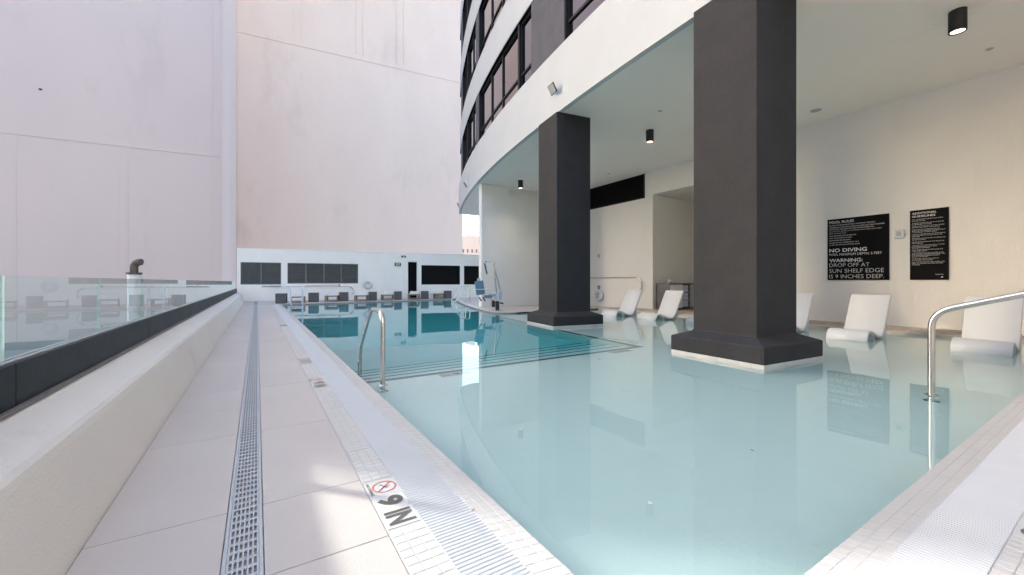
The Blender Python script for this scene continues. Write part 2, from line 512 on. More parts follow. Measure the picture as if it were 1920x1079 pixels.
# left and near gutters: tile band, grating, tile band
MB().box(.4765, .863, .172, 22.2, -.06, -.0026).build('gutter_bed', 'grout', gut)
m = MB(); pf = [(.863, -.2), (1.0085, -.2), (1.0085, -.0202), (.863, -.0012)]
m.add([(x, .72, z) for x, z in pf] + [(x, 22.2, z) for x, z in pf], [(0, 1, 2, 3), (7, 6, 5, 4)] + [(i, i + 4, (i + 1) % 4 + 4, (i + 1) % 4) for i in range(4)])
pf = [(.562, -.2), (.7045, -.2), (.7045, -.0202), (.562, -.0012)]
m.add([(1.0, y, z) for y, z in pf] + [(11.9, y, z) for y, z in pf], [(3, 2, 1, 0), (4, 5, 6, 7)] + [((i + 1) % 4, (i + 1) % 4 + 4, i + 4, i) for i in range(4)])
m.build('gutter_bed', 'grout', gut)
MB().box(1.0, 11.9, .172, .562, -.061, -.0028).build('gutter_bed', 'grout', gut)
T = .0507
tm = MB().bevbox(-.0238, .0238, -.0238, .0238, -.006, 0, .0018)
tile0 = tm.build('tile', 'coping_tile', gut)
def tile_run(cells_near, cells_far, first):
    # cells: x, y, z of the tile's middle and the fall of its band along x and along y
    global tile0
    for i, (x, y, z, sx, sy) in enumerate(cells_near):
        j = (x + random.uniform(-.0006, .0006), y + random.uniform(-.0006, .0006), z + random.uniform(-.0004, .0003))
        rot = (random.uniform(-.005, .005) + math.atan(sy), random.uniform(-.005, .005) - math.atan(sx), 0)
        if first and i == 0: tile0.location = j; tile0.rotation_euler = rot
        else: inst(tile0, gut, j, rot)
    m = MB()
    for x, y, z, sx, sy in cells_far:
        h = .0238; zz = z + random.uniform(-.0004, .0003)
        c = [(x + a * h, y + b * h, zz + a * h * sx + b * h * sy) for a, b in ((-1, -1), (1, -1), (1, 1), (-1, 1))]
        m.add(c, [(0, 1, 2, 3)])
        m.add([(c[0][0], c[0][1], c[0][2] - .005), (c[1][0], c[1][1], c[1][2] - .005), c[1], c[0]], [(0, 1, 2, 3)])
    tag(m.build('tile_band', 'coping_tile', gut), kind='stuff')
FALL = .019 / .1455
MARK_L = [(1.78, 2.245), (4.545, 5.01), (5.98, 6.44), (11.3, 11.76)]
near_, far_ = [], []
for r_ in range(3):
    x = .482 + T * (r_ + .5)
    for k in range(430):
        y = .70 + T * (k + .5)
        if y > 22.15: break
        if any(a - .01 < y < b + .01 for a, b in MARK_L): continue
        (near_ if 1.3 < y < 2.75 else far_).append((x, y, 0, 0, 0))
for r_ in range(3):
    x = .862 + T * (r_ + .5) - .004
    for k in range(430):
        y = .72 + T * (k + .5)
        if y > 22.15: break
        (near_ if 1.3 < y < 2.75 else far_).append((x, y, -.0003 - FALL * (x - .863), -FALL, 0))
n2, f2 = [], []
for r_ in range(3):
    for k in range(215):
        x = 1.02 + T * (k + .5)
        if x > 11.85: break
        (n2 if 1.45 < x < 2.4 else f2).append((x, .556 + T * (r_ + .5) - .001, -.0003 - FALL * (.556 + T * (r_ + .5) - .001 - .562), 0, -FALL))
        if x < 2.72 or x > 3.2: (n2 if 2.2 < x < 2.72 else f2).append((x, .178 + T * (r_ + .5), 0, 0, 0))
tile_run(near_ + n2, far_ + f2, True)
# gratings: short sections of round-topped transverse bars
def bars(n, pitch, L):
    m = MB()
    for k in range(n):
        y = pitch * (k + .5)
        w, h = .0094, .012
        v = []
        for x in (0, L):
            v += [(x, y - w, -.012), (x, y - w, -.003), (x, y - w * .55, 0), (x, y + w * .55, 0), (x, y + w, -.003), (x, y + w, -.012)]
        m.add(v, [(i, i + 1, i + 7, i + 6) for i in range(5)] + [(0, 5, 4, 3, 2, 1), (6, 7, 8, 9, 10, 11)])
    return m
GP, GN = .0225, 24
gr0 = bars(GN, GP, .226).build('grate', 'grate_plastic', gut, (.637, .70, .001))
k = 1
while .70 + GP * GN * (k + 1) < 22.2:
    inst(gr0, gut, (.637, .70 + GP * GN * k, .001)); k += 1
for k in range(19):
    inst(gr0, gut, (1.05 + GP * GN * k + GP * GN, .334, .001), (0, 0, R(90)))
tr_ = MB(); tr_.box(.637, .863, .70, 22.2, -.0040, -.0022); tr_.box(1.05, 11.6, .334, .560, -.0041, -.0024)
tr_.build('gutter_channel', 'grate_plastic', gut)
rr_ = MB().bevbox(.6335, .638, .70, 22.2, -.004, .0015, .001); rr_.build('grate_rail', 'grate_plastic', gut)
g3 = MB()
for k in range(60):
    y = .75 + .032 * k
    g3.box(11.78, 11.98, y, y + .018, 0, .006, M=None)
g3.build('grate', 'grate_plastic', gut)

# water
PW = [(.97, .66), (11.79, .66), (11.79, 12.14)] + [(x + .04, y + .03) for x, y in PEN[1:]] + [(.97, 22.27)]
water = tag(MB().prism(PW, -2.52, WATER_Z).build('water', 'pool_water'), kind='structure')


# trench drain in the left deck
drn = tag(empty('trench_drain', (0, 0, 0)), 'long pale grey slotted trench drain running down the left deck strip', 'floor drain')
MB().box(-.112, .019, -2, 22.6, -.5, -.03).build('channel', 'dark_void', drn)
fr = MB(); fr.bevbox(-.114, -.1005, -2, 22.6, -.03, .001, .002); fr.bevbox(.0075, .021, -2, 22.6, -.03, .001, .002)
fr.build('frame', 'drain_plastic', drn)
def grate_section(rows=8):
    nx, X0, X1 = 6, -.0995, .0065
    pit, slot, sl = .0163, .0100, .045
    xs = [X0]
    st = (X0 + X1) / 2 - pit * (nx - 1) / 2
    for i in range(nx): xs += [st + pit * i - slot / 2, st + pit * i + slot / 2]
    xs.append(X1)
    py = .06; ys = [.001]
    for k in range(rows): ys += [py * k + (py - sl) / 2, py * k + (py + sl) / 2]
    ys.append(py * rows - .001)
    m = MB(); solid = {}
    for i in range(len(xs) - 1):
        for j in range(len(ys) - 1):
            if i % 2 == 1 and j % 2 == 1: continue
            solid[(i, j)] = 1
            m.add([(xs[i], ys[j], 0), (xs[i + 1], ys[j], 0), (xs[i + 1], ys[j + 1], 0), (xs[i], ys[j + 1], 0)], [(0, 1, 2, 3)])
    d = -.006
    for i in range(len(xs) - 1):
        for j in range(len(ys) - 1):
            if (i, j) in solid: continue
            a, b, c, e_ = xs[i], xs[i + 1], ys[j], ys[j + 1]
            m.add([(a, c, 0), (b, c, 0), (b, e_, 0), (a, e_, 0), (a, c, d), (b, c, d), (b, e_, d), (a, e_, d)],
                  [(0, 1, 5, 4), (1, 2, 6, 5), (2, 3, 7, 6), (3, 0, 4, 7)])
    return m
g0 = grate_section().build('grate', 'drain_plastic', drn, (0, -.5, -.001))
k = 1
while -.5 + .48 * (k + 1) < 22.6:
    inst(g0, drn, (0, -.5 + .48 * k, -.001)); k += 1

# depth markers
def marker(name, x0, x1, y0, y1, z, words, up, label, circle=True, ink='marker_ink', grp='depth markers set along the pool edge'):
    """words read along 'right' with their tops towards 'up'."""
    t = tag(empty(name, (0, 0, 0)), label, 'depth marker', grp)
    if up == 'X':    # up = +X, right = -Y
        org = Vector((x0, y1, z)); rx, uy = Vector((0, -1, 0)), Vector((1, 0, 0)); Wd, Hd = y1 - y0, x1 - x0
    else:            # up = +Y, right = +X
        org = Vector((x0, y0, z)); rx, uy = Vector((1, 0, 0)), Vector((0, 1, 0)); Wd, Hd = x1 - x0, y1 - y0
    B = Matrix(((rx.x, uy.x, 0, org.x), (rx.y, uy.y, 0, org.y), (0, 0, 1, org.z), (0, 0, 0, 1)))
    n = 3 if circle else 2
    for i in range(n):
        c0 = Wd * i / n
        MB().bevbox(c0 + .001, c0 + Wd / n - .001, .001, Hd - .001, -.006, 0, .001, M=B).build('tile', 'marker_tile', t)
    zi = .0012
    def put(s, cx, w, h, y, mt=ink, bold=.04):
        Mx = B @ Matrix.Translation((cx, y, zi))
        text_obj(s, 1, Mx, 'lettering', mt, t, bold=bold, width=w, height=h, align='CENTER')
    c = Wd / n
    o0 = 0
    if circle:
        m = MB(); cx, cy, r0, r1 = c * .5, Hd * .56, c * .34, c * .40
        N = 40
        v = []; f = []
        for q in range(N):
            a = 2 * math.pi * q / N
            v += [B @ Vector((cx + r0 * math.cos(a), cy + r0 * math.sin(a), zi)), B @ Vector((cx + r1 * math.cos(a), cy + r1 * math.sin(a), zi))]
        for q in range(N):
            a = 2 * q; b = 2 * ((q + 1) % N); f.append((a, a + 1, b + 1, b))
        m.add(v, f)
        dd = r0 * .72; w = c * .03
        m.add([B @ Vector(p) for p in ((cx - dd - w * .7, cy + dd - w * .7, zi), (cx - dd + w * .7, cy + dd + w * .7, zi), (cx + dd + w * .7, cy - dd + w * .7, zi), (cx + dd - w * .7, cy - dd - w * .7, zi))], [(0, 3, 2, 1)])
        m.build('prohibition_ring', 'marker_red', t)
        m = MB()   # small diving figure strokes
        for p0, p1, w in (((-.20, -.10), (.12, .06), .012), ((.0, .16), (.03, -.02), .010), ((.03, -.02), (.18, -.16), .010)):
            a, b = Vector((cx + p0[0] * c, cy + p0[1] * c, zi + .0004)), Vector((cx + p1[0] * c, cy + p1[1] * c, zi + .0004))
            nn = (b - a).normalized(); nn = Vector((-nn.y, nn.x, 0)) * w * .25
            m.add([B @ (a + nn), B @ (a - nn), B @ (b - nn), B @ (b + nn)], [(0, 1, 2, 3)])
        m.build('diver', ink, t)
        put('NO DIVING', c * .5, c * .88, Hd * .105, Hd * .03, bold=.02)
        o0 = c
    put(words[0], o0 + c * .5, c * (.60 if len(words[0]) < 2 else .8), Hd * .80, Hd * .10)
    put(words[1], o0 + c * 1.5, c * .74, Hd * .80, Hd * .10)
    return t
marker('depth_marker', .482, .634, *MARK_L[0], .0005, ('9', 'IN'), 'X', 'white 9 IN depth marker with red no diving ring, nearest on the left gutter')
marker('depth_marker', .482, .634, *MARK_L[1], .0005, ('9', 'IN'), 'X', 'white 9 IN depth marker on the left gutter, opposite the looped handrail')
marker('depth_marker', .482, .634, *MARK_L[2], .0005, ('3', 'FT'), 'X', 'white FT depth marker on the left gutter, next one beyond the looped handrail')
marker('depth_marker', .482, .634, *MARK_L[3], .0005, ('5', 'FT'), 'X', 'small far depth marker on the left gutter, farthest one towards the louvered wall')
marker('depth_marker', 2.735, 3.04, .179, .331, .0005, ('9', 'IN'), 'Y', 'depth marker on the near gutter, cut off by the right edge of the photo', circle=False)
marker('depth_marker', 1.95, 2.41, 4.73, 4.88, -.2735, ('9', 'IN'), 'Y', 'underwater depth marker tile at the left part of the sun shelf edge', grp='depth markers on the sun shelf edge')
marker('depth_marker', 4.95, 5.41, 4.73, 4.88, -.2735, ('9', 'IN'), 'Y', 'underwater depth marker tile beside the right corner of the sun shelf edge', grp='depth markers on the sun shelf edge')

# ------------------------------------------------------------------ parapet and glass railing
par = tag(empty('parapet_wall', (-.9, 10, 0)), 'low thick white stucco parapet wall along the left edge of the deck', 'wall')
def place(o, par_): o.matrix_parent_inverse = par_.matrix_world.inverted(); return o
bpy.context.view_layer.update()
m = MB()
prof = [(-1.25, -1.0), (-1.25, .500), (-.925, .500), (-.765, .424), (-.738, .409), (-.720, .388), (-.709, .360), (-.600, -.02), (-.600, -1.0)]
YA, YB = -7.0, 27.6
m.add([(x, YA, z) for x, z in prof] + [(x, YB, z) for x, z in prof],
      [list(range(9)), list(range(9, 18))[::-1]] + [(i, i + 9, (i + 1) % 9 + 9, (i + 1) % 9) for i in range(9)])
o = m.build('wall', 'parapet_stucco', par); o.location = (.9, -10, 0)
rail = tag(empty('glass_railing', (0, 0, 0)), 'frameless clear glass railing in a dark metal channel on the left parapet', 'railing')
for k in range(-2, 9):
    y0 = 2.79 - .02 + 2.67 * k; y1 = min(y0 + 2.67, 26.9)
    MB().bevbox(-1.035, -.931, y0 + .002, y1 - .002, .512, .708, .003).build('base_channel', 'channel_metal', rail)
m = MB(); m.bevbox(-1.04, -.905, -4, 26.9, .498, .5125, .002); m.build('flashing', 'flashing', rail)
m = MB(); m.bevbox(-.975, -.955, -4, 26.9, .706, .716, .002); m.bevbox(-1.012, -.992, -4, 26.9, .706, .716, .002); m.build('glazing_bead', 'grey_plastic', rail)
for k in range(-4, 18):
    y0 = 2.79 + 1.335 * k
    pm = MB(); x0, x1, ya, yb, z0, z1 = -.991, -.976, y0 + .008, y0 + 1.327, .708, 1.108
    p = [(x, y, z) for z in (z0, z1) for y in (ya, yb) for x in (x0, x1)]
    pm.add(p, [(0, 4, 6, 2), (1, 3, 7, 5)], False, 0)
    pm.add(p, [(0, 1, 5, 4), (2, 6, 7, 3), (4, 5, 7, 6), (0, 2, 3, 1)], False, 1)
    pm.build('glass_pane', ['railing_glass', 'glass_edge'], rail)

# ------------------------------------------------------------------ hotel tower over the pool
SOF = 5.33
tower = tag(empty('hotel_tower', (12, 8, 0)), 'tall curved white and black hotel tower overhanging the pool on the right', 'building')
bpy.context.view_layer.update()
def tp(o):
    o.matrix_parent_inverse = Matrix.Translation((-12, -8, 0)); return o
D0, D1 = -7.5, 23.45
arcp = [arc(59.94, D0 + (D1 - D0) * k / 40) for k in range(41)]
tp(MB().prism(arcp + [(24, arcp[-1][1]), (24, arcp[0][1])], SOF, SOF + .35).build('soffit', 'soffit_paint', tower))
jn = MB(); jn.box(9.6, 12.64, 4.985, 5.0, SOF - .004, SOF + .01); jn.box(9.6, 9.615, 1.5, 5.0, SOF - .004, SOF + .01); 
tp(jn.build('soffit_joint', 'soffit_paint', tower))
tp(MB().ring(59.93, 60.06, D0, D1, SOF - .004, 6.93, 60).build('fascia', 'fascia_paint', tower))
FL = [(6.93 + 3.55 * k, 9.12 + 3.55 * k, 10.48 + 3.55 * k) for k in range(7)]   # sill, head, top of band
PIL = [(-2.2, -.4), (3.1, 4.8), (8.07, 9.84), (15.45, 16.1), (20.75, 22.0)]
WIN = [(-.4, 1.3, 0), (1.3, 3.1, 0), (4.8, 6.35, 0), (6.35, 8.07, 0), (9.84, 10.75, 1), (10.87, 12.43, 0), (12.43, 13.74, 0), (13.74, 15.45, 0),
       (16.1, 17.2, 0), (17.2, 18.5, 1), (18.62, 19.7, 0), (19.7, 20.75, 0), (22.0, 23.4, 0)]
for (zs, zh, zt) in FL:
    tp(MB().ring(59.3, 60.0, D0, D1, zh, zt, 60).build('floor_band', 'fascia_paint', tower))
    tp(MB().ring(59.3, 59.985, -.4, D1 - .02, zh - .03, zh - .004, 50).build('window_head', 'black_paint', tower))
    tp(MB().ring(59.05, 59.3, D0, D1, zs - .02, zt, 40).build('core_wall', 'black_paint', tower))
    for a, b in PIL:
        tp(MB().ring(59.4, 59.988, a, b, zs - .01, zh + .01, 4).build('pilaster', 'pilaster_paint', tower))
        tp(MB().ring(59.41, 59.97, b, b + .03, zs - .008, zh + .008, 1).build('reveal', 'frame_black', tower))
        tp(MB().ring(59.41, 59.97, a - .03, a, zs - .008, zh + .008, 1).build('reveal', 'frame_black', tower))
    tp(MB().ring(59.4, 59.99, -.4, D1 - .02, zs - .005, zs + .035, 50).build('window_sill', 'grey_plastic' if zs < 7 else 'pilaster_paint', tower))
    for a, b, fin in WIN:
        g = .045
        z0, z1, zm = zs + .035, zh - .03, zs + .56
        w = MB()
        for (u0, u1, v0, v1) in ((a, a + g, z0, z1), (b - g, b, z0, z1), (a + g, b - g, z0, z0 + .05), (a + g, b - g, z1 - .06, z1), (a + g, b - g, zm - .03, zm + .03)):
            w.ring(59.78, 59.90, u0, u1, v0, v1, 2)
        if fin: w.ring(59.70, 59.96, b, b + .12, z0, z1, 1)
        wo_ = tp(w.build('window', 'frame_black', tower))
        for (v0, v1) in ((zm + .03, z1 - .06), (z0 + .05, zm - .03)):
            p0, p1 = arc(59.86, a + g), arc(59.86, b - g)
            q0, q1 = arc(59.83, a + g), arc(59.83, b - g)
            pm = MB().prism([p0, p1, q1, q0], v0, v1)
            pm.build('pane', 'window_glass', wo_)
# upper tower mass behind the bands
tp(MB().prism([arc(59.1, D0 + (D1 - D0) * k / 30) for k in range(31)] + [(24, 22.6), (24, -8)], SOF + .35, FL[-1][2]).build('core', 'white_stucco', tower))
# walls below the soffit
def wall(name, mt, *bx):
    m = MB()
    for b in bx: m.box(*b)
    return tp(m.build(name, mt, tower))
wall('sign_wall', 'wall_plaster', (12.65, 12.95, -7.5, 7.1, -.3, SOF))
wall('alcove_wall', 'wall_plaster', (12.85, 13.1, 10.29, 15.5, -.3, SOF), (13.1, 17.3, 10.293, 10.5, -.3, 4.44 + .1))
wall('alcove_back', 'wall_plaster', (17.0, 17.3, 6.9, 10.29, -.3, 4.5), (12.95, 17.0, 6.9, 7.1, -.3, 4.5))
wall('lintel', 'wall_plaster', (12.85, 13.1, 7.1, 10.29, 4.44, SOF), (13.1, 17.3, 6.9, 10.5, 4.442, 4.6))
wall('cross_wall', 'white_stucco', (8.2, 13.1, 15.5, 15.75, -.3, SOF))
wall('bounce_wall', 'pale_roof', (-1.2, 12.64, -7.5, -7.2, -.3, SOF))  # unseen wall added behind the camera to bounce sun under the soffit
wall('plinth', 'wall_plaster', (12.632, 12.65, -7.4, 7.1, .052, .075))
wall('vent_opening', 'black_paint', (12.835, 12.852, 10.72, 15.49, 4.41, SOF - .02))
vf = MB(); vf.box(12.825, 12.852, 10.66, 10.72, 4.36, SOF - .01); vf.box(12.825, 12.852, 10.72, 15.49, 4.36, 4.41)
tp(vf.build('vent_frame', 'frame_black', tower))

# columns
def column(deg, label, rad=59.6):
    c = arc(rad, deg)
    t = tag(empty('column', (c[0], c[1], 0), -R(deg), ), label, 'column', 'square columns standing in the pool')
    h = .497; b = .728
    MB().bevbox(-h, h, -h, h, .30, SOF - .002, .012).build('shaft', 'column_paint', t)
    m = MB()
    rings = [(b - .004, .004), (b, .010), (b, .222), (b - .012, .236), (h + .012, .318), (h + .002, .335)]
    v = []
    for r_, z in rings: v += [(-r_, -r_, z), (r_, -r_, z), (r_, r_, z), (-r_, r_, z)]
    f = []
    for i in range(len(rings) - 1):
        for j in range(4):
            f.append((4 * i + j, 4 * i + (j + 1) % 4, 4 * i + 4 + (j + 1) % 4, 4 * i + 4 + j))
    f += [(3, 2, 1, 0), tuple(range(len(v) - 4, len(v)))]
    m.add(v, f); m.build('base', 'column_paint', t)
    MB().box(-b + .02, b - .02, -b + .02, b - .02, -.6, .003).build('plinth', 'grout', t)
    tm_ = MB().bevbox(-b / 9 + .001, b / 9 - .001, -.006, .006, -.06, .0, .002)
    first = None
    n = 9; p = 2 * b / n
    for side in range(4):
        a = side * math.pi / 2
        for i in range(n):
            s_ = -b + p * (i + .5)
            loc = Matrix.Rotation(a, 3, 'Z') @ Vector((s_, -b + .012 - .006, .0035))
            if first is None:
                first = tm_.build('tile', 'coping_tile', t, loc); first.rotation_euler = (0, 0, a); continue
            if side in (0, 3): inst(first, t, loc, (0, 0, a))
    m = MB().box(-b + .002, b - .002, -b + .002, b - .002, -.3, -.036); m.build('tile_band', 'coping_tile', t)
    return t
column(3.85, 'thick dark grey square column nearest the camera, standing in the shallow pool', 59.655)
column(8.7, 'dark grey square column farther back, between the pool lift and white loungers')

# ------------------------------------------------------------------ far wall with louvres, door and windows
BW0, BW1 = Vector((-.95, 27.13, 0)), Vector((14.2, 24.97, 0))
bdir = (BW1 - BW0).normalized(); brot = math.atan2(bdir.y, bdir.x); BL = (BW1 - BW0).length
bwall = tag(empty('pool_wall', tuple(BW0), brot), 'long white wall behind the far pool end with louvers and black windows', 'wall')
def bx_(x): return (x - BW0.x) / bdir.x      # world X -> distance along the wall
holes = [(bx_(-.78), bx_(1.17), .93, 2.18), (bx_(1.49), bx_(5.28), .98, 2.18), (bx_(9.13), bx_(11.73), .90, 2.18), (bx_(12.01), bx_(13.6), .90, 2.18), (bx_(8.28), bx_(8.84), .02, 2.38)]
m = MB()
xs = sorted([0, BL] + [h for q in holes for h in q[:2]])
for a, b in zip(xs[:-1], xs[1:]):
    hh = [q for q in holes if q[0] <= a + 1e-6 and q[1] >= b - 1e-6]
    if hh:
        m.box(a, b, 0, .25, -.4, hh[0][2]); m.box(a, b, 0, .25, hh[0][3], 2.93)
    else: m.box(a, b, 0, .25, -.4, 2.93)
m.box(0, BL, .25, .3, -.4, 2.9)
m.build('wall', 'white_stucco', bwall)
MB().bevbox(-.02, BL, -.02, .32, 2.93, 2.97, .008).build('wall_cap', 'white_stucco', bwall)
def louver(a, b, z0, z1, first=[None]):
    f = MB(); t = .045
    f.box(a, a + t, .02, .12, z0, z1); f.box(b - t, b, .02, .12, z0, z1); f.box(a + t, b - t, .02, .12, z0, z0 + t); f.box(a + t, b - t, .02, .12, z1 - t, z1)
    fo = f.build('louver', 'louver_metal', bwall)
    n = 11; h = (z1 - z0 - 2 * t) / n
    s0 = None
    for k in range(n):
        z = z0 + t + h * (k + .5)
        if s0 is None:
            s = MB(); hw = (b - a) / 2 - t
            s.add([(x, y, zz) for x in (-hw, hw) for y, zz in ((-.035, -h * .38), (-.028, -h * .46), (.035, h * .38), (.028, h * .46))],
                  [(0, 1, 2, 3), (4, 7, 6, 5), (0, 4, 5, 1), (1, 5, 6, 2), (2, 6, 7, 3), (3, 7, 4, 0)])
            s0 = s.build('slat', 'louver_metal', fo, ((a + b) / 2, .065, z))
        else: inst(s0, fo, ((a + b) / 2, .065, z))
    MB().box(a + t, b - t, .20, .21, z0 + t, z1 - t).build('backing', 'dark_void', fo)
for hq, n in ((holes[0], 2), (holes[1], 4)):
    for k in range(n):
        a = hq[0] + (hq[1] - hq[0]) * k / n; b = hq[0] + (hq[1] - hq[0]) * (k + 1) / n
        louver(a, b, hq[2], hq[3])
for hq in holes[2:4]:
    f = MB(); a, b, z0, z1 = hq; t = .05
    f.box(a, a + t, .01, .1, z0, z1); f.box(b - t, b, .01, .1, z0, z1); f.box(a + t, b - t, .01, .1, z0, z0 + t); f.box(a + t, b - t, .01, .1, z1 - t, z1)
    fo = f.build('window', 'frame_black', bwall)
    MB().box(a + t, b - t, .06, .075, z0 + t, z1 - t).build('pane', 'sign_black', fo)
a, b, z0, z1 = holes[4]
dr = MB().box(a + .02, b - .02, .05, .1, z0, z1 - .02).build('door', 'black_paint', bwall)
MB().tube(fillet([(a + .07, .05, 1.0), (a + .07, -.0, 1.0), (a + .17, -.0, 1.0)], .02), .01, 6).build('handle', 'frame_black', dr)

bpy.context.view_layer.update()
BM = bwall.matrix_world.copy()
def on_wall(x_world, z, out=0): return BM @ Vector((bx_(x_world), -out, z))

# exit sign, wall camera
t = tag(empty('exit_sign', tuple(on_wall(7.64, 2.2, .02)), brot), 'small green EXIT sign on the far white wall left of the black door', 'sign')
MB().bevbox(-.20, .20, -.02, .019, -.11, .11, .006).build('panel', 'exit_green', t)
Mx = Matrix(((1, 0, 0, .02), (0, 0, -1, -.0215), (0, 1, 0, -.07), (0, 0, 0, 1)))
text_obj('EXIT', 1, Mx, 'lettering', 'exit_white', t, bold=.015, width=.27, height=.14, align='CENTER')
t = tag(empty('wall_light', tuple(on_wall(7.99, 2.74, 0)), brot), 'small twin head emergency light above the exit sign', 'light')
MB().bevbox(-.14, .14, -.07, -.001, -.04, .05, .01).build('housing', 'grey_plastic', t)
for s_ in (-1, 1): MB().cyl((s_ * .09, -.06, -.02), (s_ * .10, -.14, -.05), .045, .05, 12).build('lamp', 'black_metal', t)

# ------------------------------------------------------------------ neighbouring buildings and unseen masses added for the light
def plane_wall(p, deg, s): return Vector((p[0] + math.cos(R(deg)) * s, p[1] - math.sin(R(deg)) * s))
lb = tag(empty('neighbor_building', (-2.4, 40, -20), -R(5.4)), 'huge blank pale pink wall of the neighbor building beyond the glass railing', 'building')
# local x runs along the wall (negative to the left), y away from the pool
def lbx(*a, n='wall', mt='pink_stucco'):
    return MB().box(*a).build(n, mt, lb)
lbx(-33.2, -7.0, 0, 20, 0, 84); lbx(-7.0, -2.2, .0, 20, 0, 43.2)  # out-of-view height and left end shaped to block sky glow and sun
MB().prism([(-2.2, 0), (0, 0), (-1.62, 19.8), (-2.2, 19.8)], 0, 70).build('wall', 'pink_stucco', lb)
lbx(-33.3, -6.95, -.05, 20.05, 84, 84.4, n='roof_coping')
# shallow pilaster joints and the string course, as in the photograph
def lz(u, v, D): return 20 + 1.08 + (529 - v) / 760 * D
for a, b, z0, z1, dpt in ((-6.45, -6.25, 0, 31, .015), (-5.72, -5.69, 0, 31, .03), (-11.5, -11.42, 0, 31, .03), (-.62, -.58, 0, 70, .02), (-.12, -.06, 0, 70, .03)):
    lbx(a, b, -dpt, 0, z0, z1, n='joint')
lbx(-33.2, -.1, -.03, 0, 31.05, 31.15, n='string_course')
vt = MB().bevbox(-10.35, -10.2, -.08, -.0, 34.3, 34.4, .01).build('vent', 'black_metal', lb)

bb = tag(empty('tall_building', (-2.3, 60, -20), -R(5.8)), 'tall windowless pink building behind the far pool wall', 'building')
MB().box(-1.5, 29.3, 0, 25, 0, 78).build('wall', 'pale_pink_stucco', bb)
for a, b in ((6.4, 6.5), (7.3, 7.4), (13.9, 14.05), (14.8, 14.95), (19.3, 19.4), (20.3, 20.4)):
    MB().box(a, b, -.06, 0, 52.5, 78).build('joint', 'pale_pink_stucco', bb)
MB().box(-1.5, 29.3, -.05, 0, 51.7, 51.85).build('string_course', 'pale_pink_stucco', bb)

lr = tag(empty('low_roof', (-8, 19, -20)), 'flat pale roof of the lower building seen down through the glass railing', 'building')
MB().box(-12, 6.2, -6, 16, 0, 17.2).build('roof', 'pale_roof', lr)
MB().bevbox(-12, 6.3, 15.8, 16, 17.2, 17.6, .02).build('roof_edge', 'pale_roof', lr)
ph = tag(empty('sun_shade_wall', (-4.8, 3, -20)), 'unseen blank wall added left of the parapet to shape the sun patch', 'wall')
MB().box(-1.2, 1.3, -7, 5.2, 0, 22.30).build('wall', 'pale_roof', ph)  # added shade caster, set to cut the left edge of the sun patch
MB().cyl((1.27, 3.66, 22.3), (1.27, 3.66, 22.63), .03, n=10).build('post', 'steel', ph)

wt = tag(empty('west_sky_blocker', (-95, -12, -20)), 'broad unseen block added far left of the pool to hold back sky light', 'building')
MB().box(-15, 15, -48, 70, 0, 110).build('wall', 'pink_stucco', wt)  # unseen mass added to keep bright western sky off the fascia
MB().box(-15.2, 15.2, -48.2, 70.2, 110, 110.6).build('roof_coping', 'white_stucco', wt)

st = tag(empty('south_bounce_block', (18, -38, -20)), 'pale unseen block added behind the camera to bounce sunlight', 'building')
MB().box(-25, 25, -8, 8, 0, 60).build('wall', 'white_stucco', st)  # unseen sunlit mass added to throw light back at the far walls
MB().box(-25.2, 25.2, -8.2, 8.2, 60, 60.6).build('roof_coping', 'white_stucco', st)
vp = tag(empty('vent_pipe', (-3.1, 16.2, -2.8)), 'white roof vent pipe with a dark rusty elbow cap beyond the glass', 'vent pipe')
MB().cyl((0, 0, 0), (0, 0, 4.12), .15, n=24).build('pipe', 'white_plastic', vp)
MB().cyl((0, 0, 4.1), (0, 0, 4.16), .185, n=24).build('collar', 'vent_rust', vp)
pth = [Vector((0, 0, 4.15)), Vector((0, 0, 4.3))]
for k in range(1, 10):
    a = R(10 * k + 10)
    pth.append(Vector((.17 * (1 - math.cos(a)), -.0 * k, 4.3 + .17 * math.sin(a))))
el = MB().tube(pth, .10, 18); o = el.build('elbow', 'vent_rust', vp); o.rotation_euler = (0, 0, R(-28))

fb = tag(empty('distant_building', (66, 128, -20), R(-25)), 'distant peach apartment block with small windows in the gap beside the tower', 'building')
MB().box(-9, 2.6, 0, 12, 0, 35.2).build('wall', 'far_stucco', fb)
MB().box(-9, 1.2, .5, 10, 35.2, 37.4).build('upper_storey', 'far_stucco', fb)
MB().box(-4.0, -.6, 2, 9, 37.4, 41.5).build('roof_tower', 'white_stucco', fb)
for r_ in range(5):
    for c_ in range(6):
        x = 1.0 - 1.55 * c_
        MB().box(x, x + .55, -.06, .02, 31.4 - 2.3 * r_, 32.6 - 2.3 * r_).build('window', 'far_window', fb)

# ------------------------------------------------------------------ signs on the wall under the tower
def sign_M(y_left, z, x=12.622):
    # text x -> -Y, text y -> +Z, normal -> -X
    return Matrix(((0, 0, -1, x), (-1, 0, 0, y_left), (0, 1, 0, z), (0, 0, 0, 1)))
def sign(name, y0, y1, z0, z1, label):
    t = tag(empty(name, (0, 0, 0)), label, 'sign')
    MB().bevbox(12.625, 12.649, y0, y1, z0, z1, .003).build('panel', 'sign_black', t)
    return t
s1 = sign('pool_rules_sign', 3.36, 4.58, 1.125, 2.70, 'large square black POOL RULES sign with white lettering on the wall')
SW, SH = 1.22, 1.575
def line(t, txt, yl, ztop, sw, sh, f0, f1, w, bold, mg=.035, align='LEFT'):
    M_ = sign_M(yl - sw * mg, ztop - sh * f1)
    text_obj(txt, 1, M_, 'lettering', 'sign_print', t, bold=bold, width=sw * w, height=sh * (f1 - f0), align=align)
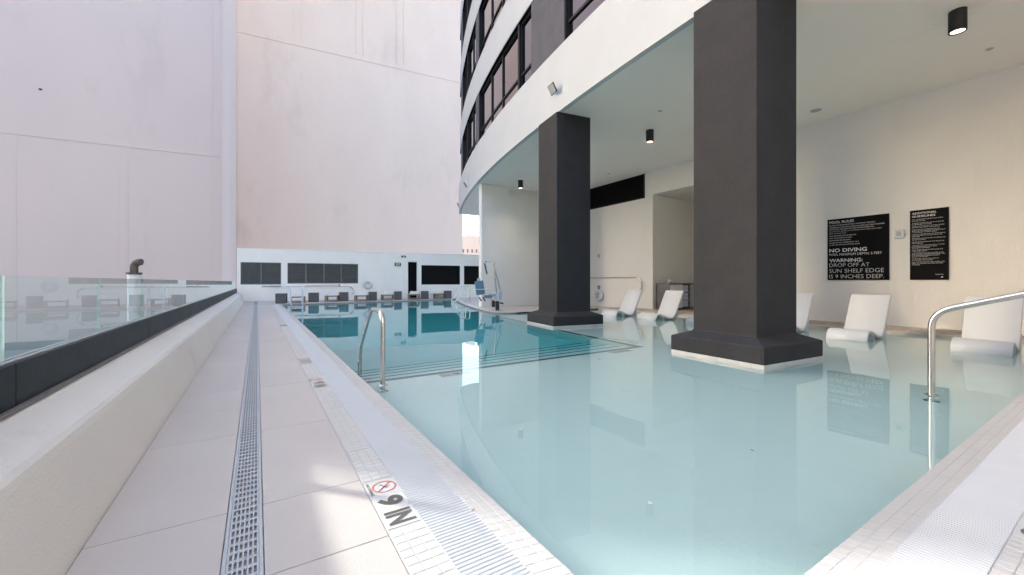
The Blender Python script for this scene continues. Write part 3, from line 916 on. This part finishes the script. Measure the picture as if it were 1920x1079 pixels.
for txt, f0, f1, w, bd in (
    ('POOL RULES', .035, .074, .42, .012), ('NO DIVING', .485, .545, .63, .02), ('POOL MAXIMUM DEPTH: 5 FEET', .566, .602, .86, .0),
    ('WARNING:', .65, .708, .56, .016), ('DROP OFF AT', .728, .785, .67, -.012), ('SUN SHELF EDGE', .818, .880, .89, -.012), ('IS 9 INCHES DEEP.', .91, .970, .89, -.012)):
    line(s1, txt, 4.58, 2.70, SW, SH, f0, f1, w, bd)
for txt, f1, w in (
    ('NO FOOD OR BEVERAGES IN POOL OR ON POOL WET DECK.', .114, .76), ('COMMERCIALLY BOTTLED WATER IN PLASTIC BOTTLES IS ALLOWED', .150, .90),
    ('ON THE POOL WET DECK FOR POOL PATRON HYDRATION.', .182, .74), ('NO GLASS OR ANIMALS IN THE FENCED POOL AREA (OR 50 FEET', .217, .86), ('FROM UNFENCED POOL).', .250, .30),
    ('POOL BATHING LOAD: 60 PERSONS.', .286, .46), ('POOL HOURS: DAWN TO DUSK.', .322, .39), ('SHOWER BEFORE ENTERING.', .360, .37),
    ('MAXIMUM POOL TEMPERATURE: 104\u00b0F', .398, .50), ('DO NOT SPIT OR SWALLOW POOL WATER.', .434, .52)):
    line(s1, txt, 4.58, 2.70, SW, SH, f1 - .017, f1, w, .0)
s2 = sign('additional_guidelines_sign', 2.385, 3.0, 1.125, 2.70, 'narrow black ADDITIONAL GUIDELINES sign right of the pool rules sign')
line(s2, 'ADDITIONAL', 3.0, 2.70, .615, SH, .032, .060, .64, .012, .06); line(s2, 'GUIDELINES', 3.0, 2.70, .615, SH, .076, .104, .61, .012, .06)
TXT = [('ONLY REGISTERED RESIDENTS OR GUESTS', .140, .80), ('MAY USE THE POOL.', .162, .36), ('CHILDREN UNDER THE AGE OF 12 MUST BE', .193, .82), ('ACCOMPANIED BY AN ADULT.', .212, .53),
       ('THERE IS NO DIVING; MUST BE TOILET TRAINED', .238, .84), ('PROPER SWIM WEAR IS REQUIRED.', .257, .72), ('FLOATS AND POOL NOODLES ARE NOT', .287, .73), ('PERMITTED IN OR AROUND THE POOL EXCEPT', .306, .86), ('AS REQUIRED BY THE MANAGEMENT.', .325, .66),
       ('RUNNING, HORSE PLAYING OR UNNECESSARY', .352, .87), ('NOISE ALLOWED IN THE POOL OR ON THE', .371, .78), ('POOL DECK.', .388, .21), ('SMOKING IS NOT PERMITTED IN THE POOL OR', .413, .86), ('ON THE POOL DECK.', .432, .36),
       ('NEVER LEAVE THE POOL IF YOU ARE ILL OR', .462, .83), ('HAVE DIARRHEA.', .482, .30), ('THE POSTED POOL HOURS ARE SUBJECT TO CHANGE', .512, .84), ('FOR PRIVATE EVENTS MUST HAVE', .530, .65), ('MANAGEMENT APPROVAL.', .548, .47),
       ('MUSIC MUST NOT BE PLAYED LOUD FOR', .576, .80), ('OTHER GUESTS SAFETY.', .594, .41), ('THE OUTSIDE FOOD IS NOT ALLOWED IN THE', .622, .82), ('POOL AND DECK. MANAGEMENT IS EXEMPT AND', .640, .85), ('IF YOU SEE ANYTHING SUSPICIOUS OR SAFETY', .658, .72), ('RELATED, PLEASE REPORT.', .676, .43),
       ('NO BICYCLES, SKATES, SCOOTERS OR', .702, .70), ('SKATEBOARDS ARE ALLOWED.', .722, .55), ('POOL AND/OR POOL DECK WILL CLOSE IN THE', .750, .84), ('EVENT OF LIGHTNING OR SEVERE WEATHER', .770, .80), ('CONDITIONS.', .790, .22)]
for txt, f1, w in TXT: line(s2, txt, 3.0, 2.70, .615, SH, f1 - .0115, f1, w, -.004, .06)
line(s2, 'THANK YOU.', 3.0, 2.70, .615, SH, .918, .930, .22, .0, .66)
m = MB(); m.box(12.6215, 12.6235, 2.47, 2.50, 1.178, 1.196); m.build('emblem', 'sign_print', s2)

t = tag(empty('wall_switch_box', (12.65, 3.18, 2.19)), 'small white control box on the wall between the two black signs', 'switch')
MB().bevbox(-.055, -.001, -.085, .085, -.10, .10, .012).build('box', 'white_plastic', t)
MB().bevbox(-.062, -.056, -.045, .045, -.05, .06, .003).build('cover', 'grey_plastic', t)
MB().cyl((-.03, -.086, -.02), (-.03, -.12, -.02), .012, n=10).build('knob', 'grey_plastic', t)

# ------------------------------------------------------------------ lamps and fittings under the soffit
def downlight(x, y, label):
    t = tag(empty('downlight', (x, y, SOF)), label, 'ceiling light', 'black cylinder downlights under the soffit')
    m = MB(); N = 28; v = []
    prof = [(.105, 0), (.105, -.33), (.088, -.33), (.082, -.315)]
    for r_, z in prof: v += [(r_ * math.cos(2 * math.pi * q / N), r_ * math.sin(2 * math.pi * q / N), z) for q in range(N)]
    m.add(v, [(i * N + q, i * N + (q + 1) % N, (i + 1) * N + (q + 1) % N, (i + 1) * N + q) for i in range(3) for q in range(N)], True)
    m.build('housing', 'black_metal', t)
    m = MB(); m.add([(.083 * math.cos(2 * math.pi * q / N), .083 * math.sin(2 * math.pi * q / N), -.316) for q in range(N)], [list(range(N))[::-1]])
    m.build('lens', 'lamp_lens', t)
    ld = bpy.data.lights.new('downlight_lamp', 'SPOT'); ld.energy = 16 if y < 5 else (45 if y < 10 else 16); ld.color = (1, .84, .68)
    ld.spot_size = R(125); ld.spot_blend = 1; ld.shadow_soft_size = .08
    lo = bpy.data.objects.new('downlight_lamp', ld); COL.objects.link(lo); lo.parent = t; lo.location = (0, 0, -.345)
downlight(9.30, 1.66, 'black cylinder downlight on the soffit at the top right, largest of the three')
downlight(9.33, 7.57, 'black cylinder downlight on the soffit between the two dark columns')
downlight(9.35, 14.2, 'black cylinder downlight left of the far column, smallest of the three')
def disc(name, x, y, z, r, label, cat, mt='white_plastic'):
    t = tag(empty(name, (x, y, z)), label, cat)
    MB().cyl((0, 0, 0), (0, 0, -.012), r, r * .97, 24).build('rim', mt, t)
    MB().cyl((0, 0, -.012), (0, 0, -.016), r * .8, r * .78, 20).build('grille', 'grey_plastic', t)
disc('ceiling_speaker', 11.71, 4.49, SOF, .13, 'flat round grey ceiling speaker right of the nearest column', 'speaker')
disc('ceiling_sensor', 11.30, 1.62, SOF, .055, 'small round sprinkler cover on the soffit near the top right downlight', 'sprinkler')
disc('ceiling_sensor', 8.47, 6.56, SOF, .055, 'small round sprinkler cover on the soffit above the middle downlight', 'sprinkler')
disc('ceiling_sensor', 11.68, 11.45, SOF, .055, 'small round sprinkler cover above the black vent opening', 'sprinkler')
def flood(deg, z, label, yaw=0):
    p = arc(60.0, deg)
    t = tag(empty('floodlight', (p[0], p[1], z), -R(deg) + yaw), label, 'floodlight', 'floodlights on the white fascia')
    MB().cyl((-.002, -.02, -.05), (-.02, -.02, -.05), .05, n=16).build('mount', 'white_plastic', t)
    MB().tube(fillet([(-.02, -.02, -.05), (-.16, -.02, -.05), (-.18, -.02, .0)], .03), .012, 8).build('arm', 'white_plastic', t)
    Mr = Matrix.Translation((-.20, -.02, .02)) @ Matrix.Rotation(R(-30), 4, 'Y')
    MB().bevbox(-.03, .0, -.14, .14, -.12, .12, .008, M=Mr).build('housing', 'black_metal', t)
    MB().box(-.034, -.0305, -.125, .125, -.105, .105, M=Mr).build('lens', 'grey_plastic', t)
flood(8.27, 5.86, 'square black framed floodlight on the fascia above the far column')
flood(17.7, 5.72, 'small floodlight on the fascia above the white cross wall edge')
flood(21.1, 5.42, 'small floodlight on the far end of the fascia, against the pink building')

t = tag(empty('wall_light_disc', (12.85, 13.18, 2.24)), 'small round flush light on the wall under the black vent', 'light')
MB().cyl((-.001, 0, 0), (-.02, 0, 0), .10, n=20).build('rim', 'white_plastic', t); MB().cyl((-.02, 0, 0), (-.026, 0, 0), .08, n=18).build('grille', 'grey_plastic', t)
t = tag(empty('round_sign', (12.85, 13.18, .84)), 'small round blue sign above the life ring by the far column', 'sign')
MB().cyl((-.001, 0, 0), (-.012, 0, 0), .085, n=20).build('panel', 'blue_sign', t)
MB().box(-.0135, -.0125, -.05, .05, -.012, .012).build('emblem', 'sign_print', t)

def life_ring(loc, rz, label):
    t = tag(empty('life_ring', loc, rz), label, 'life ring', 'white life rings hung on walls')
    MB().tube([Vector((.19 * math.cos(2 * math.pi * k / 32), -.06, .19 * math.sin(2 * math.pi * k / 32))) for k in range(32)], .07, 12, closed=True).build('ring', 'white_plastic', t)
    MB().tube([Vector(((.19 + .075 + .012 * math.sin(8 * math.pi * k / 32)) * math.cos(2 * math.pi * k / 32), -.065, (.265) * math.sin(2 * math.pi * k / 32))) for k in range(32)], .007, 6, closed=True).build('rope', 'white_plastic', t)
    for q in range(4):
        a = R(45 + 90 * q); c = Vector((.19 * math.cos(a), -.06, .19 * math.sin(a)))
        tn = Vector((-math.sin(a), 0, math.cos(a)))
        MB().cyl(c - tn * .03, c + tn * .03, .072, n=14).build('band', 'sling', t)
    MB().tube(fillet([(0, 0, .26), (0, -.07, .26), (0, -.07, .30)], .02), .012, 6).build('hook', 'steel', t)
life_ring(tuple(on_wall(5.83, .90)), brot, 'white life ring on the far white wall right of the wide louvers')
life_ring((12.85, 13.13, .47), R(-90), 'white life ring low on the wall beside the far column')
def crook(loc, rz, L, label, rad=.011, r=.2):
    t = tag(empty('rescue_hook', loc, rz), label, 'rescue pole', 'wall hung rescue poles')
    P = [Vector((-L, -.06, 0)), Vector((0, -.06, 0))] + [Vector((r * 1.2 * math.sin(R(a)), -.06, -r * 1.2 * (1 - math.cos(R(a))))) for a in range(12, 150, 12)]
    MB().tube(P, rad, 8).build('pole', 'steel', t)
    P2 = [p + Vector((.0, -.05, -.05)) for p in P[2:]]
    MB().tube(P2, rad * .8, 8).build('hook', 'steel', t)
    for x in (-L * .85, -L * .15): MB().bevbox(x - .02, x + .02, -.07, 0, -.03, .02, .004).build('bracket', 'grey_plastic', t)
crook(tuple(on_wall(4.75, .80)), brot, 4.6, 'long rescue pole with curved hook under the louvers on the far wall', .018, .22)
crook((12.85, 11.05, 1.26), R(-90), 4.3, 'rescue pole with curved hook on the wall behind the white loungers', .02, .26)
t = tag(empty('cleaning_pole', tuple(on_wall(.72, .83)), brot), 'short dark pole hung under the left louver pair on the far wall', 'pole')
MB().cyl((-.45, -.05, -.01), (.45, -.05, .005), .022, n=8).build('pole', 'black_metal', t); MB().bevbox(-.03, .03, -.07, 0, -.02, .08, .005).build('bracket', 'grey_plastic', t)
t = tag(empty('cleaning_pole', tuple(on_wall(3.35, .88)), brot), 'thin grey pole hung under the wide louvers on the far wall', 'pole')
MB().cyl((-.95, -.05, -.03), (.95, -.05, .01), .018, n=8).build('pole', 'grey_plastic', t); MB().bevbox(.85, .93, -.07, 0, -.04, .04, .005).build('bracket', 'black_metal', t)

# towel cabinet in the alcove
t = tag(empty('towel_cabinet', (13.0, 10.27, .01)), 'grey and white towel cabinet against the alcove wall behind the loungers', 'cabinet')
m = MB(); y0, y1 = -.62, -.02
m.box(0, .03, y0, y1, .06, .98); m.box(1.85, 1.88, y0, y1, .06, .98); m.box(0, 1.88, y0, y1, .98, 1.02); m.box(.03, 1.85, y0, y1, .06, .10); m.box(.03, 1.85, y1 - .03, y1, .1, .98); m.box(.76, .79, y0 + .01, y1 - .03, .1, .98); m.box(1.22, 1.25, y0 + .01, y1 - .03, .1, .98)
m.build('carcass', 'louver_metal', t)
MB().bevbox(.03, .76, y0 - .012, y0 + .01, .08, .97, .005).build('door', 'white_plastic', t)
d_ = MB().bevbox(1.25, 1.84, y0 - .012, y0 + .01, .10, .97, .005).build('door', 'grey_plastic', t)
for z in (.36, .66): MB().box(.79, 1.22, y0 + .02, y1 - .03, z, z + .02).build('shelf', 'grey_plastic', t)
for z in (.38, .10, .68):
    for i in range(3):
        for j in range(2):
            MB().cyl((.86 + .14 * i, y0 + .05, z + .07 + .125 * j), (.86 + .14 * i, y0 + .4, z + .07 + .125 * j), .062, n=12).build('towel', 'towel', t)
for x, y in ((0.05, -.55), (.05, -.1), (1.83, -.55), (1.83, -.1)): MB().cyl((x, y, 0), (x, y, .06), .025, n=8).build('foot', 'black_metal', t)
tf = tag(empty('folded_towel', (13.42, 9.95, 1.032)), 'crumpled pale towel lying on top of the alcove cabinet', 'towel')
m = MB()
for k in range(5):
    m.tube([Vector((-.2 + .05 * k, -.1 + .05 * math.sin(k), .03 + .02 * k)), Vector((0, .02 * k, .06 + .02 * (k % 3))), Vector((.18 - .03 * k, .1, .03))], [.02, .05, .025], 8)
m.build('cloth', 'towel', tf)

# ------------------------------------------------------------------ white in-pool loungers
def lounger_mesh():
    top = [(.0, -.28), (-.005, -.02), (.02, .06), (.09, .125), (.20, .145), (.34, .115), (.50, .05), (.66, .015), (.77, .03), (.87, .12), (.97, .30), (1.10, .55), (1.225, .77), (1.262, .81)]
    # resample with Catmull-Rom
    P = [Vector((x, z)) for x, z in top]; S = []
    for i in range(len(P) - 1):
        p0, p1, p2, p3 = P[max(0, i - 1)], P[i], P[i + 1], P[min(len(P) - 1, i + 2)]
        for k in range(4):
            t = k / 4
            S.append(.5 * ((2 * p1) + (p2 - p0) * t + (2 * p0 - 5 * p1 + 4 * p2 - p3) * t * t + (3 * p1 - p0 - 3 * p2 + p3) * t ** 3))
    S.append(P[-1])
    return S
def sheet(m, S, th, hw, smooth=True):
    n = len(S); low = []
    for i in range(n):
        a, b = S[max(0, i - 1)], S[min(n - 1, i + 1)]
        t = (b - a).normalized(); low.append(S[i] + Vector((t.y, -t.x)) * th)
    ws = [(-hw, .012), (-hw + .012, 0), (hw - .012, 0), (hw, .012)]
    def row(pt, o2, dy, ins):
        q = pt + (o2 - pt) * (ins / th); return (q.x, dy, q.y)
    v = []
    for i in range(n):
        v += [row(S[i], low[i], y, z) for y, z in ws] + [row(low[i], S[i], y, z) for y, z in reversed(ws)]
    f = []
    for i in range(n - 1):
        for j in range(8):
            f.append((8 * i + j, 8 * i + (j + 1) % 8, 8 * i + 8 + (j + 1) % 8, 8 * i + 8 + j))
    f += [tuple(range(8))[::-1], tuple(range(8 * n - 8, 8 * n))]
    m.add(v, f, smooth)
def make_lounger():
    t = empty('pool_lounger')
    m = MB(); sheet(m, lounger_mesh(), .055, .33); m.build('seat_shell', 'white_plastic', t)
    S = [Vector(p) for p in ((.30, .10), (.40, .02), (.46, -.16), (.56, -.2), (.80, -.2), (.92, -.14), (.985, .0), (1.0, .22))]
    m = MB(); sheet(m, S, .04, .325); m.box(.30, .98, -.325, .325, -.28, -.2); m.build('support', 'white_plastic', t)
    return t
LL = [(9.6, 'white sculpted in-pool lounger farthest back, by the far column and life ring'), (8.08, 'white sculpted in-pool lounger in front of the alcove towel cabinet'),
      (6.42, 'white in-pool lounger mostly hidden behind the left side of the nearest column'), (4.58, 'white in-pool lounger hidden behind the right side of the nearest column'),
      (3.24, 'white sculpted in-pool lounger below the pool rules sign'), (1.5, 'white sculpted in-pool lounger behind the steel handrail at the right')]
L0 = make_lounger()
for i, (y, lab) in enumerate(LL):
    o = L0 if i == 0 else dup_tree(L0)
    o.location = (9.78 + random.uniform(-.04, .04), y, 0); o.rotation_euler = (0, 0, R(random.uniform(-2.5, 2.5)))
    tag(o, lab, 'lounger', 'white loungers standing in the shallow water')

# ------------------------------------------------------------------ handrails
def rail_thing(name, paths, r, label, feet=(), mt='steel', cat='handrail', grp=None):
    t = tag(empty(name, tuple(paths[0][0])), label, cat, grp); o = Vector(paths[0][0])
    for p in paths:
        MB().tube(fillet([Vector(q) - o for q in p], .16 if r > .02 else .08, 8), r, 16 if r > .02 else 8).build('rail', mt, t)
    for (x, y, z) in feet:
        c = Vector((x, y, z)) - o
        MB().cyl(c + Vector((0, 0, 0)), c + Vector((0, 0, .008)), .062, .05, 24).build('flange', mt, t)
    return t
rail_thing('handrail', [[(1.16, 4.49, -.28), (1.16, 4.49, .745), (1.16, 5.02, .765), (1.16, 5.66, .19), (1.16, 5.66, -.53)]], .0255,
           'looped stainless steel handrail rising from the water at the left pool edge', [(1.16, 4.49, -.045), (1.16, 4.49, -.28)])
rail_thing('handrail', [[(5.67, 1.19, -.28), (5.67, 1.19, .78), (5.67, .35, 1.06), (5.67, -.35, 1.02), (5.67, -.35, 0)]], .0285,
           'stainless steel handrail rising from shallow water in front of the right-hand loungers', [(5.67, 1.19, -.045), (5.67, 1.19, -.28), (5.67, -.35, 0)])
# ladder rails at the far right pool edge
lx, ly = 9.25, 19.9
rail_thing('ladder_rail', [[(lx + .55, ly + .25 * q, 0), (lx + .55, ly + .25 * q, .85), (lx + .35, ly + .25 * q, .85), (lx - .45, ly + .25 * q - .4, .15), (lx - .45, ly + .25 * q - .4, -.4)] for q in (0, 2.2)]
           + [[(lx - .4, ly - .3, .2), (lx + .5, ly - .0, .2)]], .022, 'sloped pair of steel stair rails at the far right pool corner', cat='pool ladder')
px_ = [(1.37, 22.5), (1.89, 22.6)]
rail_thing('grab_rails', [[(x, y, 0), (x, y, .78), (x, y - .25, .86), (x, y - .5, .70), (x, y - .5, -.3)] for x, y in px_], .022,
           'pale pair of upright grab rails at the far left pool end', mt='white_plastic', cat='pool ladder')

# ------------------------------------------------------------------ far-end cubes and wood chaises
def cube_px(u, v, h): # from photograph position on the far deck to metres
    th = R(32.168); D = 760 * 1.08 / (v - 529); l = (u - 960) / 760 * D
    return (math.sin(th) * D + math.cos(th) * l, math.cos(th) * D - math.sin(th) * l)
CU = [(528, 569.6), (589, 567.0), (646, 565.2), (700.5, 564.0), (748, 562.4), (798.5, 561.2), (841.8, 560.2)]
c0 = empty('side_cube')
MB().bevbox(-.225, .225, -.225, .225, .02, .47, .012).build('body', 'cube_wicker', c0)
MB().bevbox(-.235, .235, -.235, .235, .471, .50, .008).build('top', 'cube_wicker', c0)
MB().box(-.2, .2, -.2, .2, 0, .02).build('foot', 'black_metal', c0)
CL = ['dark grey cube side table at the far left pool end, nearest the drain', 'dark grey cube table second from the left, right of the grab rails', 'dark grey cube table third from the left, under the wide louvers',
      'dark grey cube table fourth along, under the life ring', 'dark grey cube table left of the black door', 'dark grey cube table just right of the black door', 'dark grey cube table farthest right, before the stair rails']
for i, (u, v) in enumerate(CU):
    o = c0 if i == 0 else dup_tree(c0)
    x, y = cube_px(u, v, 0); th = math.atan2(x, y)
    o.location = (x, y + .2, 0); o.rotation_euler = (0, 0, -R(16))
    tag(o, CL[i], 'side table', 'dark cube tables along the far pool end')
ch = empty('wood_chaise')
m = MB()
for y in (-.3, .3): m.bevbox(-.03 + y, .03 + y, 0, 1.75, .27, .33, .006)
for y in (0, .55, 1.2, 1.69): m.bevbox(-.27, .27, y, y + .06, .27, .33, .005)
m.build('frame', 'wood', ch)
for x, y in ((-.3, .03), (.3, .03), (-.3, 1.2), (.3, 1.2), (-.3, 1.72), (.3, 1.72)): MB().bevbox(x - .032, x + .032, y - .032, y + .032, 0, .27, .004).build('leg', 'wood', ch)
for x in (-.3, .3): MB().bevbox(x - .02, x + .02, .06, 1.16, .08, .12, .004).build('stretcher', 'wood', ch)
MB().bevbox(-.27, .27, -.02, .02, .08, .12, .004).build('stretcher', 'wood', ch)
MB().bevbox(-.28, .28, .02, 1.18, .331, .365, .01).build('seat_sling', 'sling', ch)
Mb = Matrix.Translation((0, 1.18, .345)) @ Matrix.Rotation(R(11), 4, 'X')
MB().bevbox(-.28, .28, 0, .62, -.015, .02, .01, M=Mb).build('back_sling', 'sling', ch)
CH = [(559, 569.0), (621, 566.4), (676, 565.8), (725, 563.9), (775, 562.6), (822, 561.0)]
CHL = ['wooden chaise behind the pale grab rails at the far left', 'wooden chaise between the second and third dark cube tables', 'wooden chaise left of the fourth cube table, near the life ring',
       'wooden chaise right of the cube table under the life ring', 'wooden chaise in front of the black door', 'wooden chaise farthest right, before the last cube table']
for i, (u, v) in enumerate(CH):
    o = ch if i == 0 else dup_tree(ch)
    x, y = cube_px(u, v, 0)
    o.location = (x, y, 0); o.rotation_euler = (0, 0, R(-9 if i else -2) - R(3) * i)
    tag(o, CHL[i], 'chaise', 'wooden chaises along the far pool end')

# ------------------------------------------------------------------ pool lift
lf = tag(empty('pool_lift', (7.63, 13.16, 0), R(-32.168)), 'white pool lift with blue seat standing on the far deck corner', 'pool lift')
MB().cyl((0, 0, 0), (0, 0, .03), .17, n=24).build('base_plate', 'steel', lf)
MB().bevbox(-.075, .075, -.09, .09, .03, .36, .02).build('base_post', 'black_metal', lf)
MB().bevbox(-.21, -.09, -.08, .08, .14, .38, .02).build('battery_box', 'black_metal', lf)
MB().bevbox(-.03, .17, -.09, .09, .36, .78, .03).build('mast_housing', 'white_plastic', lf)
MB().bevbox(.06, .15, -.095, -.09, .42, .74, .004).build('cover', 'grey_plastic', lf)
MB().tube([Vector((.10, 0, .30)), Vector((.22, -.05, .27))], .03, 8).build('foot_lever', 'black_metal', lf)
m = MB()
for y in (-.05, .05):
    m.tube([Vector((.02, y, .42)), Vector((-.05, y, .85)), Vector((-.13, y, 1.75))], .024, 10)
m.build('lift_arm', 'steel', lf)
MB().tube([Vector((.10, 0, .78)), Vector((0, 0, 1.2)), Vector((-.12, 0, 1.62))], [.03, .028, .02], 10).build('actuator', 'grey_plastic', lf)
MB().tube([Vector((-.02, .07, .36)), Vector((-.12, .07, .7)), Vector((-.15, .05, 1.3))], .018, 8).build('brace', 'white_plastic', lf)
MB().tube(fillet([(-.12, 0, 1.70), (-.12, 0, 1.86), (-.42, 0, 1.86)], .05), .018, 10).build('top_arm', 'steel', lf)
MB().cyl((-.42, -.03, 1.85), (-.42, .03, 1.85), .045, n=14).build('pivot', 'grey_plastic', lf)
MB().tube([Vector((-.48, 0, 1.78)), Vector((-.39, 0, 1.37))], .025, 8).build('hanger_bar', 'black_metal', lf)
MB().tube([Vector((-.42, 0, 1.83)), Vector((-.40, .01, 1.45))], .006, 6).build('strap', 'white_plastic', lf)
Ms = Matrix.Translation((-.62, 0, .62)) @ Matrix.Rotation(R(-8), 4, 'Y')
MB().bevbox(-.17, .16, -.05, .03, -.02, .50, .03, M=Ms).build('seat_back', 'blue_plastic', lf)
MB().bevbox(-.06, .06, -.04, .02, .50, .60, .02, M=Ms).build('headrest', 'grey_plastic', lf)
MB().bevbox(-.50, -.18, -.26, .18, .50, .58, .03).build('seat', 'blue_plastic', lf)
MB().tube(fillet([(-.82, -.1, .80), (-.45, -.12, .80), (-.22, -.12, .84)], .05), .016, 8).build('armrest', 'white_plastic', lf)
MB().tube(fillet([(-.16, 0, .40), (-.3, 0, .48), (-.55, 0, .50)], .05), .022, 8).build('seat_bracket', 'white_plastic', lf)
MB().bevbox(-.34, -.05, -.06, .06, .55, .63, .02).build('control_box', 'grey_plastic', lf)
for x in (-.66, -.52): MB().tube(fillet([(x, -.1, .50), (x + .03, -.16, .42), (x + .08, -.2, .38)], .04), .026, 8).build('footrest', 'black_metal', lf)

# ------------------------------------------------------------------ small fittings in and by the pool
def fit(name, loc, label, cat, r=.07, mt='white_plastic', grp=None, axis=(0, 0, 1)):
    t = tag(empty(name, loc), label, cat, grp); a = Vector(axis)
    MB().cyl((0, 0, 0), a * .012, r, r * .92, 24).build('rim', mt, t); MB().cyl(a * .012, a * .02, r * .7, r * .5, 18).build('cover', 'pool_plaster', t)
fit('floor_inlet', (3.43, 3.1, -.28), 'round white inlet fitting on the sun shelf floor', 'pool fitting', .055, mt='pool_plaster')
xl, yl = arc(60.256, deg_at_y(60.25, 6.6)); fit('pool_light', (xl, yl, -.38), 'round white pool light beside the steps under the far column', 'pool light', .13, mt='pool_plaster', grp='round lights under the water', axis=(-1, .12, 0))
xl, yl = arc(60.256, deg_at_y(60.25, 11.3)); fit('pool_light', (xl, yl, -.38), 'round white pool light below the pool lift', 'pool light', .13, mt='pool_plaster', grp='round lights under the water', axis=(-1, .2, 0))
def leaf(loc, s, label):
    m = MB(); pts = [(0, -1), (.35, -.4), (.4, .2), (0, 1), (-.4, .2), (-.3, -.4)]
    m.add([(x * s, y * s, .15 * s * (x * x)) for x, y in pts] + [(x * s, y * s, .15 * s * (x * x) - .0008) for x, y in pts], [tuple(range(6)), tuple(range(6, 12))[::-1]] + [(i, i + 6, (i + 1) % 6 + 6, (i + 1) % 6) for i in range(6)])
    o = m.build('fallen_leaf', 'leaf_brown', None, loc); o.rotation_euler = (0, 0, random.uniform(0, 6)); tag(o, label, 'leaf', 'bits of leaf lying about')
leaf((-.075, 2.30, .0015), .010, 'tan leaf bit stuck in the left trench drain slots')
leaf((-.01, 1.62, .0015), .011, 'tan leaf bit on the trench drain nearest the camera')
leaf((.865, 1.72, .003), .012, 'dark leaf bit on the grating edge near the bottom')
leaf((3.02, 1.55, -.278), .018, 'dark leaf on the sun shelf floor towards the right')
